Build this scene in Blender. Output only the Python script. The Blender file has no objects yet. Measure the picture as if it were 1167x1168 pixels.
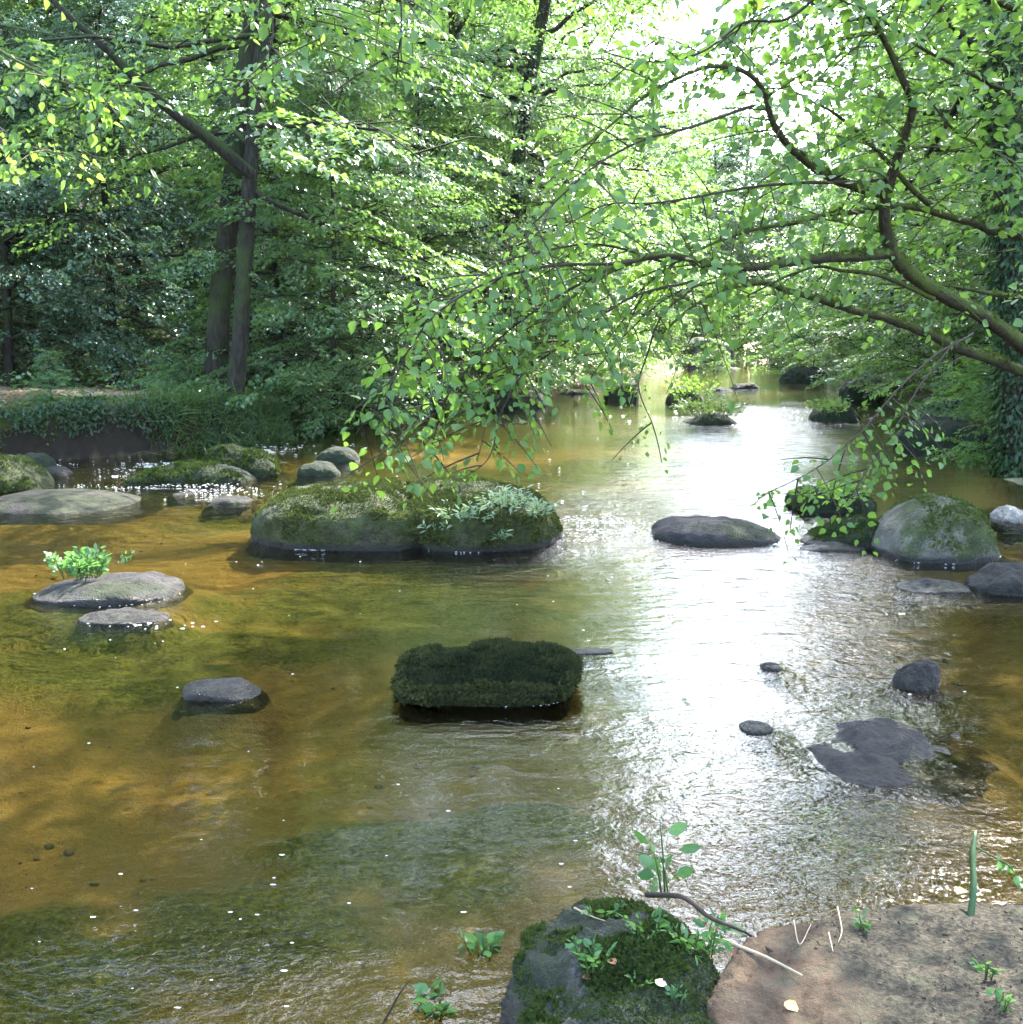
import bpy, math, random
import numpy as np
from mathutils import Vector

random.seed(7)
RNG = np.random.default_rng(7)
C = bpy.context.scene.collection
scene = bpy.context.scene

# ------------------------------------------------------------------ camera maths (photo pixels 1167 x 1168)
FPX, CX, CY, HOR, CAMZ = 1250.0, 583.5, 584.0, 375.0, 1.7
PITCH = math.atan((CY - HOR) / FPX)

def ray(px, py):
    a, b = (px - CX) / FPX, (CY - py) / FPX
    return Vector((a, math.cos(PITCH) + b * math.sin(PITCH), -math.sin(PITCH) + b * math.cos(PITCH)))

def at(px, py, z=0.0):
    r = ray(px, py); t = (z - CAMZ) / r.z
    return Vector((r.x * t, r.y * t, z))

def P(px, py, y):
    r = ray(px, py); t = y / r.y
    return Vector((r.x * t, y, CAMZ + r.z * t))

# ------------------------------------------------------------------ numpy noise
def _hash(ix, iy, iz, seed):
    h = (ix.astype(np.int64) * 374761393 + iy.astype(np.int64) * 668265263 + iz.astype(np.int64) * 2147483647 + seed * 974711) & 0xFFFFFFFF
    h = ((h ^ (h >> 13)) * 1274126177) & 0xFFFFFFFF
    h = ((h ^ (h >> 16)) * 2246822519) & 0xFFFFFFFF
    return ((h ^ (h >> 15)) & 0xFFFFFF) / float(0xFFFFFF)

def vnoise(p, seed=0):
    p = np.asarray(p, float); i = np.floor(p).astype(np.int64); f = p - i
    f = f * f * f * (f * (f * 6 - 15) + 10); out = 0
    for dx in (0, 1):
        for dy in (0, 1):
            for dz in (0, 1):
                w = (f[..., 0] if dx else 1 - f[..., 0]) * (f[..., 1] if dy else 1 - f[..., 1]) * (f[..., 2] if dz else 1 - f[..., 2])
                out = out + w * _hash(i[..., 0] + dx, i[..., 1] + dy, i[..., 2] + dz, seed)
    return out * 2 - 1

def fbm(p, octs=4, seed=0, gain=0.5):
    p = np.asarray(p, float); a, o, s = 1.0, 0, 0
    for k in range(octs):
        o = o + a * vnoise(p * 2.03 ** k + k * 17.3, seed + k); s += a; a *= gain
    return o / s

def sstep(a, b, x):
    t = np.clip((x - a) / (b - a), 0, 1); return t * t * (3 - 2 * t)

def unit(v):
    return v / np.maximum(np.linalg.norm(v, axis=-1, keepdims=True), 1e-9)

# ------------------------------------------------------------------ objects
def setp(o, label=None, cat=None, group=None, kind=None):
    if label: o['label'] = label
    if cat: o['category'] = cat
    if group: o['group'] = group
    if kind: o['kind'] = kind
    return o

def link(name, me, parent=None, loc=None):
    o = bpy.data.objects.new(name, me); C.objects.link(o)
    if parent: o.parent = parent
    if loc is not None: o.location = loc
    return o

def empty(name, loc=(0, 0, 0), rz=0.0, sc=1.0):
    o = bpy.data.objects.new(name, None); C.objects.link(o)
    o.location = loc; o.rotation_euler = (0, 0, rz); o.scale = (sc, sc, sc); o.empty_display_size = 0.2
    return o

def copy_tree(o, loc, rz, sc=1.0, parent=None):
    c = o.copy(); C.objects.link(c)
    if parent: c.parent = parent
    else:
        c.location = loc; c.rotation_euler = (0, 0, rz); c.scale = (sc, sc, sc)
    for ch in list(o.children):
        copy_tree(ch, None, None, parent=c)
    return c

def np_mesh(name, V, loops, starts, totals, mat, smooth=False, fattr=None, pattr=None):
    me = bpy.data.meshes.new(name)
    me.vertices.add(len(V)); me.vertices.foreach_set('co', np.ascontiguousarray(V, dtype=np.float32).ravel())
    me.loops.add(len(loops)); me.loops.foreach_set('vertex_index', np.ascontiguousarray(loops, dtype=np.int32))
    me.polygons.add(len(starts)); me.polygons.foreach_set('loop_start', np.ascontiguousarray(starts, dtype=np.int32))
    me.polygons.foreach_set('loop_total', np.ascontiguousarray(totals, dtype=np.int32))
    if smooth: me.polygons.foreach_set('use_smooth', np.ones(len(starts), dtype=bool))
    for k, v in (fattr or {}).items():
        a = me.attributes.new(k, 'FLOAT', 'FACE'); a.data.foreach_set('value', np.ascontiguousarray(v, dtype=np.float32))
    for k, v in (pattr or {}).items():
        a = me.attributes.new(k, 'FLOAT', 'POINT'); a.data.foreach_set('value', np.ascontiguousarray(v, dtype=np.float32))
    me.update(calc_edges=True)
    me.materials.append(mat)
    return me

# leaf shapes: (along, across, fold flag); halves share the midrib
LEAF_ROUND = (np.array([[0, 0], [.16, -.33], [.48, -.45], [.82, -.21], [1.04, 0], [.82, .21], [.48, .45], [.16, .33]]), [[0, 1, 2, 3, 4], [4, 5, 6, 7, 0]])
LEAF_OVAL = (np.array([[0, 0], [.28, -.24], [.65, -.22], [1, 0], [.65, .22], [.28, .24]]), [[0, 1, 2, 3], [3, 4, 5, 0]])
LEAF_FINE = (np.array([[0, 0], [.45, -.34], [1, 0], [.45, .34]]), [[0, 1, 2], [2, 3, 0]])
LEAF_NARROW = (np.array([[0, 0], [.3, -.11], [.65, -.10], [1, 0], [.65, .10], [.3, .11]]), [[0, 1, 2, 3], [3, 4, 5, 0]])
BLADE = (np.array([[0, -.05], [.6, -.04], [1, 0], [.6, .04], [0, .05]]), [[0, 1, 2, 3, 4]])

def leaves(name, c, d, n, s, mat, shape=LEAF_FINE, fold=0.3, seed=1, bend=0.15):
    """one mesh of leaves: base points c, axes d, normals n, lengths s"""
    T, F = shape; N = len(c)
    d = unit(d); n = unit(n - d * np.sum(d * n, -1, keepdims=True)); sd = np.cross(d, n)
    t = T[:, 0][None, :, None]; w = T[:, 1][None, :, None]; s = np.asarray(s)[:, None, None]
    rc = np.random.default_rng(seed + 7); fo = fold * rc.uniform(-.4, 2.4, N)[:, None, None]; be = bend * rc.uniform(-.6, 2.6, N)[:, None, None]; wd = rc.uniform(.75, 1.15, N)[:, None, None]
    w = w * wd; V = c[:, None] + s * (t * d[:, None] + w * sd[:, None] + (fo * np.abs(w) - be * t * t) * n[:, None])
    k = len(T); base = (np.arange(N) * k)
    loops = np.concatenate([base[:, None] + np.array(f)[None] for f in F], 1).ravel()
    tot = np.tile([len(f) for f in F], N); st = np.concatenate([[0], np.cumsum(tot)[:-1]])
    r = np.random.default_rng(seed).random(N)
    return np_mesh(name, V.reshape(-1, 3), loops, st, tot, mat, fattr={'tint': np.repeat(r, len(F))})

class MB:
    def __init__(s): s.v, s.f, s.n = [], [], 0
    def tube(s, pts, radii, seg=8, cap=True, rough=0.0, seed=0):
        pts = np.array([tuple(p) for p in pts], float); R = np.asarray(radii, float)
        tan = np.gradient(pts, axis=0); tan = unit(tan)
        ref = np.array([0.31, 0.17, 0.93]) if abs(tan[0, 2]) < 0.9 else np.array([0.95, 0.3, 0.05])
        a = np.linspace(0, 2 * np.pi, seg, endpoint=False); V = []
        for i in range(len(pts)):
            u = np.cross(tan[i], ref); u /= np.linalg.norm(u); w = np.cross(tan[i], u); ref = np.cross(u, tan[i])
            V.append(pts[i] + R[i] * (np.cos(a)[:, None] * u + np.sin(a)[:, None] * w))
        V = np.concatenate(V)
        if rough:
            V = V + np.repeat(R, seg)[:, None] * rough * np.stack([vnoise(V * 9 + 3, seed), vnoise(V * 9 + 31, seed), vnoise(V * 9 + 67, seed)], -1)
        b = s.n; s.v.append(V); s.n += len(V)
        for i in range(len(pts) - 1):
            for j in range(seg):
                j2 = (j + 1) % seg
                s.f.append((b + i * seg + j, b + i * seg + j2, b + (i + 1) * seg + j2, b + (i + 1) * seg + j))
        if cap:
            s.f.append(tuple(b + (len(pts) - 1) * seg + j for j in range(seg)))
    def mesh(s, name, mat):
        V = np.concatenate(s.v); tot = np.array([len(f) for f in s.f]); loops = np.array([i for f in s.f for i in f])
        return np_mesh(name, V, loops, np.concatenate([[0], np.cumsum(tot)[:-1]]), tot, mat, smooth=True)

def smooth_path(pts, n):
    """Catmull-Rom through control points"""
    p = np.array([tuple(q) for q in pts], float)
    p = np.concatenate([[2 * p[0] - p[1]], p, [2 * p[-1] - p[-2]]])
    t = np.linspace(0, len(p) - 3 - 1e-6, n); i = t.astype(int); f = (t - i)[:, None]
    a, b, c, d = p[i], p[i + 1], p[i + 2], p[i + 3]
    return 0.5 * (2 * b + (c - a) * f + (2 * a - 5 * b + 4 * c - d) * f * f + (3 * b - a - 3 * c + d) * f ** 3)

# ------------------------------------------------------------------ materials
def new_mat(name):
    m = bpy.data.materials.new(name); m.use_nodes = True
    nt = m.node_tree; nt.nodes.clear()
    out = nt.nodes.new('ShaderNodeOutputMaterial')
    return m, nt, out

class NT:
    def __init__(s, nt): s.nt = nt
    def n(s, t, **kw):
        nd = s.nt.nodes.new(t)
        for k, v in kw.items(): setattr(nd, k, v)
        return nd
    def set(s, sock, v):
        if isinstance(v, bpy.types.NodeSocket): s.nt.links.new(v, sock)
        elif isinstance(v, (tuple, list)) and len(v) == 3 and sock.type == 'RGBA': sock.default_value = (*v, 1)
        else: sock.default_value = v
    def math(s, op, a, b=0.0, c=None, clamp=False):
        nd = s.n('ShaderNodeMath', operation=op, use_clamp=clamp); s.set(nd.inputs[0], a); s.set(nd.inputs[1], b)
        if c is not None: s.set(nd.inputs[2], c)
        return nd.outputs[0]
    def mix(s, f, a, b, blend='MIX'):
        nd = s.n('ShaderNodeMix', data_type='RGBA', blend_type=blend)
        s.set(nd.inputs[0], f); s.set(nd.inputs[6], a); s.set(nd.inputs[7], b); return nd.outputs[2]
    def noise(s, vec, scale, detail=4, rough=0.55, dist=0.0):
        nd = s.n('ShaderNodeTexNoise'); s.set(nd.inputs['Vector'], vec); s.set(nd.inputs['Scale'], scale)
        nd.inputs['Detail'].default_value = detail; nd.inputs['Roughness'].default_value = rough; nd.inputs['Distortion'].default_value = dist
        return nd.outputs['Fac']
    def ramp(s, f, lo, hi, a=0.0, b=1.0):
        nd = s.n('ShaderNodeMapRange', clamp=True, interpolation_type='SMOOTHSTEP')
        s.set(nd.inputs[0], f); s.set(nd.inputs[1], lo); s.set(nd.inputs[2], hi); s.set(nd.inputs[3], a); s.set(nd.inputs[4], b)
        return nd.outputs[0]
    def mapping(s, vec, scale=(1, 1, 1), rot=(0, 0, 0), loc=(0, 0, 0)):
        nd = s.n('ShaderNodeMapping'); s.set(nd.inputs[0], vec)
        nd.inputs['Scale'].default_value = scale; nd.inputs['Rotation'].default_value = rot; nd.inputs['Location'].default_value = loc
        return nd.outputs[0]
    def attr(s, name):
        return s.n('ShaderNodeAttribute', attribute_name=name).outputs['Fac']
    def bump(s, h, dist, strength=1.0, normal=None):
        nd = s.n('ShaderNodeBump'); s.set(nd.inputs['Height'], h); s.set(nd.inputs['Distance'], dist); s.set(nd.inputs['Strength'], strength)
        if normal is not None: s.set(nd.inputs['Normal'], normal)
        return nd.outputs[0]

def leaf_mat(name, dark, light, trans, tw=0.45, rough=0.4, spec=0.5, patch=0.7):
    m, nt, out = new_mat(name); g = NT(nt)
    t = g.attr('tint')
    pos = g.n('ShaderNodeNewGeometry').outputs['Position']
    cl = g.noise(pos, patch, 2)
    f = g.math('ADD', g.math('MULTIPLY', t, 0.75), g.math('MULTIPLY', g.math('SUBTRACT', cl, 0.5), 1.2), clamp=True)
    col = g.mix(f, dark, light)
    tr = g.mix(f, tuple(c * 0.75 for c in trans), tuple(min(1, c * 1.25) for c in trans))
    b = g.n('ShaderNodeBsdfPrincipled'); g.set(b.inputs['Base Color'], col)
    b.inputs['Roughness'].default_value = rough; b.inputs['Specular IOR Level'].default_value = spec
    tl = g.n('ShaderNodeBsdfTranslucent'); g.set(tl.inputs['Color'], tr)
    mx = g.n('ShaderNodeMixShader'); mx.inputs[0].default_value = tw
    nt.links.new(b.outputs[0], mx.inputs[1]); nt.links.new(tl.outputs[0], mx.inputs[2]); nt.links.new(mx.outputs[0], out.inputs[0])
    return m

def bark_mat(name, a, b, moss, amt=0.5, scale=1.0):
    m, nt, out = new_mat(name); g = NT(nt)
    pos = g.n('ShaderNodeTexCoord').outputs['Object']
    geo = g.n('ShaderNodeNewGeometry')
    st = g.mapping(pos, (9 * scale, 9 * scale, 2.2 * scale))
    n1 = g.noise(st, 3, 6, 0.65); n2 = g.noise(pos, 1.6 * scale, 4); n3 = g.noise(pos, 45 * scale, 3)
    col = g.mix(g.ramp(n1, 0.35, 0.65), a, b)
    nz = g.n('ShaderNodeSeparateXYZ'); nt.links.new(geo.outputs['Normal'], nz.inputs[0])
    mf = g.ramp(g.math('ADD', g.math('ADD', n2, g.math('MULTIPLY', nz.outputs[2], 0.22)), g.math('MULTIPLY', g.math('SUBTRACT', n3, 0.5), 0.3)), 0.62 - 0.3 * amt, 0.78 - 0.3 * amt)
    col = g.mix(mf, col, moss)
    bs = g.n('ShaderNodeBsdfPrincipled'); g.set(bs.inputs['Base Color'], col); bs.inputs['Roughness'].default_value = 0.9; bs.inputs['Specular IOR Level'].default_value = 0.2
    g.set(bs.inputs['Normal'], g.bump(g.math('ADD', n1, g.math('MULTIPLY', n3, 0.4)), 0.02, 0.8))
    nt.links.new(bs.outputs[0], out.inputs[0]); return m

def rock_mat(name, a, b, moss, amt, lichen=None, mscale=1.0, wet=0.05):
    m, nt, out = new_mat(name); g = NT(nt)
    pos = g.n('ShaderNodeTexCoord').outputs['Object']; geo = g.n('ShaderNodeNewGeometry')
    n1 = g.noise(pos, 2.3, 6, 0.6); n2 = g.noise(pos, 9, 5, 0.65); n3 = g.noise(pos, 60, 4, 0.7); n4 = g.noise(pos, 170, 2)
    col = g.mix(g.ramp(n2, 0.3, 0.7), a, b)
    col = g.mix(g.ramp(n3, 0.5, 0.75, 0, 0.45), col, tuple(c * 0.35 for c in a))
    if lichen:
        col = g.mix(g.ramp(g.math('ADD', n1, g.math('MULTIPLY', g.math('SUBTRACT', n3, 0.5), 0.5)), 0.52, 0.62, 0, 0.8), col, lichen)
    nz = g.n('ShaderNodeSeparateXYZ'); nt.links.new(geo.outputs['Normal'], nz.inputs[0])
    mf = g.math('ADD', g.noise(pos, 1.7 * mscale, 5, 0.6), g.math('MULTIPLY', nz.outputs[2], 0.12))
    mf = g.math('ADD', mf, g.math('MULTIPLY', g.math('SUBTRACT', n3, 0.5), 0.35))
    mf = g.ramp(mf, 0.75 - 0.55 * amt, 0.87 - 0.55 * amt)
    mcol = g.mix(g.ramp(n2, 0.35, 0.68), tuple(c * 0.55 for c in moss), tuple(min(1, c * 1.35) for c in moss))
    col = g.mix(mf, col, mcol)
    z = g.n('ShaderNodeSeparateXYZ'); nt.links.new(pos, z.inputs[0])
    wf = g.ramp(g.math('ADD', z.outputs[2], g.math('MULTIPLY', g.math('SUBTRACT', n2, 0.5), -0.06)), wet * 0.5, wet * 1.3, 1, 0)
    col = g.mix(wf, col, (0.022, 0.019, 0.014))
    bs = g.n('ShaderNodeBsdfPrincipled'); g.set(bs.inputs['Base Color'], col)
    g.set(bs.inputs['Roughness'], g.ramp(wf, 0, 1, 0.85, 0.35)); bs.inputs['Specular IOR Level'].default_value = 0.3
    h = g.math('ADD', g.math('ADD', n2, g.math('MULTIPLY', n3, 0.5)), g.math('MULTIPLY', n4, 0.15))
    g.set(bs.inputs['Normal'], g.bump(h, 0.06, 1.0))
    nt.links.new(bs.outputs[0], out.inputs[0]); return m

def plain(name, col, rough=0.7, spec=0.3):
    m, nt, out = new_mat(name); g = NT(nt)
    pos = g.n('ShaderNodeTexCoord').outputs['Object']
    c = g.mix(g.noise(pos, 30, 3), tuple(x * 0.6 for x in col), tuple(min(1, x * 1.3) for x in col))
    b = g.n('ShaderNodeBsdfPrincipled'); g.set(b.inputs['Base Color'], c); b.inputs['Roughness'].default_value = rough
    b.inputs['Specular IOR Level'].default_value = spec
    nt.links.new(b.outputs[0], out.inputs[0]); return m

M = {}
M['beech'] = leaf_mat('beech_leaf', (.047, .10, .03), (.095, .165, .048), (.18, .33, .055), .45, .33, .8)
M['under'] = leaf_mat('understory_leaf', (.05, .11, .038), (.10, .18, .058), (.18, .33, .06), .45, .3, .9)
M['holly'] = leaf_mat('holly_leaf', (.05, .10, .055), (.10, .17, .095), (.12, .22, .06), .3, .18, 1.0)
M['hazel'] = leaf_mat('hazel_leaf', (.052, .12, .026), (.095, .175, .04), (.21, .38, .05), .5, .42, .45)
M['far'] = leaf_mat('far_leaf', (.05, .11, .045), (.10, .17, .07), (.17, .32, .08), .45, .45, .4)
M['blue'] = leaf_mat('hazy_leaf', (.06, .10, .07), (.10, .15, .11), (.14, .22, .10), .35, .5, .4)  # distance haze worked into a pale bluish leaf colour
M['ivy'] = leaf_mat('ivy_leaf', (.014, .036, .010), (.034, .07, .018), (.05, .11, .015), .3, .42, .3)
M['moss'] = leaf_mat('moss_fuzz', (.018, .034, .008), (.055, .072, .016), (.05, .08, .01), .25, .8, .1, 8.0)
M['moss_lit'] = leaf_mat('moss_fuzz_sunlit', (.04, .06, .013), (.10, .12, .03), (.09, .12, .02), .25, .8, .1)  # paler copy of the moss with sunlight mixed into its colour
M['moss_big'] = leaf_mat('moss_fuzz_olive', (.028, .040, .010), (.08, .085, .022), (.06, .08, .014), .25, .8, .1, 5.0)
M['moss_dark'] = leaf_mat('moss_fuzz_dark', (.010, .014, .006), (.055, .056, .018), (.03, .045, .008), .2, .8, .1, 9.0)
M['grass'] = leaf_mat('grass_blade', (.04, .085, .02), (.09, .14, .04), (.12, .2, .03), .35, .45, .4)
M['herb'] = leaf_mat('herb_leaf', (.045, .115, .03), (.085, .165, .055), (.12, .26, .05), .4, .45, .4)
M['silver'] = leaf_mat('silvery_herb_leaf', (.12, .18, .10), (.24, .30, .20), (.2, .3, .12), .35, .4, .5)
M['stalk'] = leaf_mat('stalk_green', (.025, .055, .012), (.05, .09, .02), (.06, .12, .02), .2, .5, .3)
M['fern'] = leaf_mat('fern_leaf', (.06, .15, .05), (.11, .21, .075), (.14, .30, .06), .4, .5, .4)
M['litter'] = leaf_mat('dry_leaf', (.10, .05, .02), (.25, .15, .07), (.12, .07, .02), .15, .7, .2)
M['bark'] = bark_mat('bark', (.011, .009, .006), (.032, .027, .019), (.026, .040, .010), .5)
M['bark_moss'] = bark_mat('mossy_bark', (.022, .017, .011), (.05, .04, .026), (.055, .07, .014), .85, 2.0)
M['twig'] = plain('twig_bark', (.035, .024, .015), .85)

# ------------------------------------------------------------------ ground
YL = [-30, 3, 10, 12.3, 13.7, 14.7, 16.3, 19.3, 21.9, 24.4, 27.6, 32.7, 42.5, 60, 100, 200]
XL = [-9, -8.2, -7.6, -7.1, -6.1, -4.5, -3.5, -2.8, -2.1, -.6, 1.2, 2.9, 6.8, 10.2, 19, 45]
YR = [-30, 3, 8, 12, 14.6, 20, 28, 38, 47, 60, 100, 200]
XR = [6, 5.4, 5.9, 6.0, 6.4, 7.4, 8.5, 9.9, 11.6, 14.2, 24, 52]

def ground_z(x, y):
    x = np.asarray(x, float); y = np.asarray(y, float)
    q = np.stack([x, y, np.zeros_like(x)], -1)
    wob = 0.35 * fbm(q * 0.6, 3, 5) + 0.12 * fbm(q * 2.3, 3, 9)
    dl = np.interp(y, YL, XL) - x + wob          # >0 on the left bank
    dr = x - np.interp(y, YR, XR) + wob
    bh = np.interp(y, [0, 9, 12, 15, 17, 20, 24, 30, 200], [.6, .66, .70, .70, .66, .55, .42, .35, .4])
    steep = np.interp(y, [0, 12, 15.5, 18, 200], [.4, .3, .4, .8, 1.2])
    left = bh * sstep(0, 1, dl / steep) + 0.03 * np.maximum(dl, 0) + 0.34 * np.maximum(dl - 17, 0) ** 1.02
    right = 0.32 * sstep(0, 1.0, dr) + 0.10 * np.maximum(dr - .6, 0) + 0.25 * np.maximum(dr - 9, 0)
    din = np.minimum(-dl, -dr)
    bed = -0.08 - 0.11 * sstep(0.0, 2.2, din) + 0.05 * fbm(q * 0.55, 3, 21) + 0.03 * fbm(q * 3.1, 3, 22)
    # shallow sand by the right bank and below the left bank
    bed = bed + 0.12 * np.exp(-(((x - 5.6) / 1.3) ** 2 + ((y - 12.6) / 1.6) ** 2)) + 0.13 * np.exp(-(((x + 1.2) / 1.5) ** 2 + ((y - 19.6) / 2.2) ** 2))
    z = np.where(din > 0, bed, -0.08)
    z = z + np.where(dl > 0, left, 0) + np.where(dr > 0, right, 0)
    rough = np.where(din > 0, 0, 1)
    z = z + rough * (0.13 * fbm(q * 1.1, 4, 31) + 0.35 * fbm(q * 0.12, 2, 33) * sstep(4, 15, np.maximum(dl, dr)))
    return z, dl, dr, din

def gz(x, y): return float(ground_z(np.array([x]), np.array([y]))[0][0])

def axis(a0, a1, step, lo, hi, grow=1.12):
    mid = list(np.arange(a0, a1 + 1e-6, step)); l, s = [], step
    v = a0
    while v > lo: s *= grow; v -= s; l.append(v)
    r, s = [], step; v = a1
    while v < hi: s *= grow; v += s; r.append(v)
    return np.array(l[::-1] + mid + r)

def grid_mesh(name, xs, ys, Z, mat, pattr=None):
    nx, ny = len(xs), len(ys); X, Y = np.meshgrid(xs, ys)
    V = np.stack([X.ravel(), Y.ravel(), Z.ravel()], -1)
    i = (np.arange(ny - 1)[:, None] * nx + np.arange(nx - 1)[None]).ravel()
    loops = np.stack([i, i + 1, i + nx + 1, i + nx], -1).ravel(); n = len(i)
    return np_mesh(name, V, loops, np.arange(n) * 4, np.full(n, 4), mat, smooth=True, pattr=pattr)

def blob(X, Y, px, py, wpx, hpx, z=-.2):
    """soft patch on the river bed, laid out from a photo ellipse"""
    c, r, b = at(px, py, z), at(px + wpx, py, z), at(px, py - hpx, z)
    return np.exp(-(((X - c.x - (Y - c.y) * c.x / c.y) / (r.x - c.x)) ** 2 + ((Y - c.y) / (b.y - c.y)) ** 2))

MOUNDS = []
def water_z(x, y): return 0.05 * sstep(8.7, 9.4, y)

# ------------------------------------------------------------------ rocks
def cube_sphere(n):
    t = np.tan(np.linspace(-1, 1, n + 1) * math.pi / 4); V, F, b = [], [], 0
    A, B = np.meshgrid(t, t); o = np.ones_like(A)
    for f in [(A, B, o), (-A, B, -o), (o, A, B), (-o, -A, B), (-A, o, B), (A, -o, B)]:
        V.append(np.stack(f, -1).reshape(-1, 3)); i = (np.arange(n)[:, None] * (n + 1) + np.arange(n)[None]).ravel() + b
        F.append(np.stack([i, i + 1, i + n + 2, i + n + 1], -1)); b += (n + 1) ** 2
    V = unit(np.concatenate(V)); F = np.concatenate(F)
    key = np.round(V * 1e5).astype(np.int64); u, idx, inv = np.unique(key, axis=0, return_index=True, return_inverse=True)
    return V[idx], inv.ravel()[F]

CS = {}
def spow(v, e): return np.sign(v) * np.abs(v) ** e

def fuzz(me, n, size, mat, zmin, seed, nzmin=-.3, thr=-.1, scale=2.0, shape=LEAF_FINE, hang=0.0):
    rng = np.random.default_rng(seed)
    me.calc_loop_triangles()
    V = np.empty(len(me.vertices) * 3, np.float32); me.vertices.foreach_get('co', V); V = V.reshape(-1, 3).astype(float)
    T = np.empty(len(me.loop_triangles) * 3, np.int32); me.loop_triangles.foreach_get('vertices', T); T = T.reshape(-1, 3)
    a, b, c = V[T[:, 0]], V[T[:, 1]], V[T[:, 2]]; cr = np.cross(b - a, c - a); ar = np.linalg.norm(cr, axis=1); nn = unit(cr)
    mid = (a + b + c) / 3
    ok = (mid[:, 2] > zmin) & (nn[:, 2] > nzmin) & (fbm(mid * scale, 3, seed) > thr)
    w = ar * ok
    if w.sum() <= 0: return None
    k = rng.choice(len(T), n, p=w / w.sum()); r1, r2 = np.sqrt(rng.random(n)), rng.random(n)
    p = (1 - r1)[:, None] * a[k] + (r1 * (1 - r2))[:, None] * b[k] + (r1 * r2)[:, None] * c[k]
    nk = nn[k]; d = nk * .8 + rng.normal(0, .55, (n, 3)) + np.array([0, 0, .15 - hang])
    s = size * rng.uniform(.5, 1.3, n) * (.7 + .6 * (fbm(p * 6, 2, seed + 3) > 0))
    return leaves('moss', p - nk * size * .2, d, rng.normal(0, 1, (n, 3)), s, mat, shape, .2, seed)

def rock(name, label, pl, pr, by, H, D, mat, e=.75, ev=.7, prof=None, amp=.10, under=0., seed=1, res=44, cleft=None, moss=None, group=None, z0=None, tilt=0., cat='rock', rz=0., sharp=0., flare=None):
    """boulder between photo columns pl..pr, waterline at row by, H high, D deep"""
    z0 = 0 if z0 is None else z0
    flare = (.12 if pr - pl > 220 else .55 if pr - pl > 90 else .9) if flare is None else flare
    f = at((pl + pr) / 2, by, z0); cy = f.y + D * .46; k = cy / f.y * .5 + .5
    cx = f.x * k; a = (pr - pl) / 2 / FPX * math.hypot(f.y, 0) * k * 1.0
    cx, cy = f.x / f.y * cy * .5 + f.x * .5, cy
    if res not in CS: CS[res] = cube_sphere(res)
    U, F = CS[res]
    x, y, w = spow(U[:, 0], e), spow(U[:, 1], e), spow(U[:, 2], ev)
    # keep the footprint rounded-rectangular: rescale so the equator reaches the half-extents
    prof = prof or [(-1, .8), (-.3, 1), (.4, .95), (1, .7)]
    pz = np.interp(x, [q[0] for q in prof], [q[1] for q in prof])
    top = H * pz * np.clip(w, 0, 1); bot = -.40 * np.clip(-w, 0, 1)
    z = top + bot
    hz = np.clip(z / max(H, 1e-3), 0, 1)
    sh = 1 - under * (1 - sstep(.2, .75, hz))
    fl = np.clip(-w, 0, 1); sh = sh * (1 + flare * fl ** .8 * (1.25 - fl ** 4))
    s = np.stack([x * a * sh, y * D / 2 * sh, z], -1)
    q = s / max(.5 * (a + D / 2), .05)
    sc = min(a, D / 2, max(H, .12) * 1.5)
    disp = fbm(q * 1.3 + seed * 7.7, 3, seed)[:, None] * amp * 1.6 + fbm(s * 7 + seed, 4, seed + 5, .6)[:, None] * amp * .55
    if cleft: disp = disp - cleft[1] * np.exp(-((s[:, 0] - cleft[0] * a - cleft[2] * (H - s[:, 2]) - .05 * fbm(s * 4, 2, 3)) / .045) ** 2)[:, None] / max(sc, .01)
    if sharp: disp = disp - sharp * np.abs(fbm(q * 1.9 + seed * 3.1, 2, seed + 9))[:, None]
    s = s + unit(U + 1e-6) * disp * sc
    s[:, 2] += tilt * s[:, 1] * (s[:, 2] > 0)
    if rz:
        cr, sr = math.cos(rz), math.sin(rz); s = np.stack([s[:, 0] * cr - s[:, 1] * sr, s[:, 0] * sr + s[:, 1] * cr, s[:, 2]], -1)
    me = np_mesh(name, s, F.ravel(), np.arange(len(F)) * 4, np.full(len(F), 4), mat, smooth=True)
    MOUNDS.append((cx, cy, a * 1.05, D / 2 * 1.05, -.02 if pr - pl < 220 else -.07))
    o = link(name, me, loc=(cx, cy, z0)); setp(o, label, cat, group)
    if moss:
        n, size, mm, thr = moss[:4]
        fm = fuzz(me, n, size, mm, moss[4] if len(moss) > 4 else .05, seed, thr=thr, nzmin=-.6, scale=moss[5] if len(moss) > 5 else 2.)
        if fm: link('moss', fm, parent=o)
    return o

def surf_z(o, x, y):
    """height of rock o's surface below (x, y)"""
    ok, loc, nrm, i = o.ray_cast(Vector((x, y, 6)) - o.location, Vector((0, 0, -1)))
    return (loc.z + o.location.z) if ok else 0.0

RM = {}
RM['big'] = rock_mat('granite_mossy_big', (.05, .043, .03), (.11, .095, .062), (.038, .046, .012), .72, (.15, .13, .07))
RM['dark'] = rock_mat('granite_mossy_dark', (.016, .014, .012), (.036, .031, .025), (.014, .022, .007), .95)
RM['grey'] = rock_mat('granite_grey', (.018, .016, .015), (.05, .043, .041), (.02, .026, .008), .3, None)
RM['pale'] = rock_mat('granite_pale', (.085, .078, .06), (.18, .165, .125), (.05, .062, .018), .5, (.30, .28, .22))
RM['wet'] = rock_mat('granite_wet', (.014, .012, .010), (.038, .032, .027), (.018, .024, .008), .25, wet=.02)
RM['purple'] = rock_mat('granite_purple', (.018, .014, .011), (.05, .04, .033), (.02, .026, .009), .2, wet=.02)
RM['brown'] = rock_mat('granite_brown', (.019, .015, .011), (.055, .045, .033), (.026, .030, .010), .45)
RM['bare'] = rock_mat('stone_bare_pale', (.2, .18, .155), (.34, .31, .27), (.08, .09, .03), .05)

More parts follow.
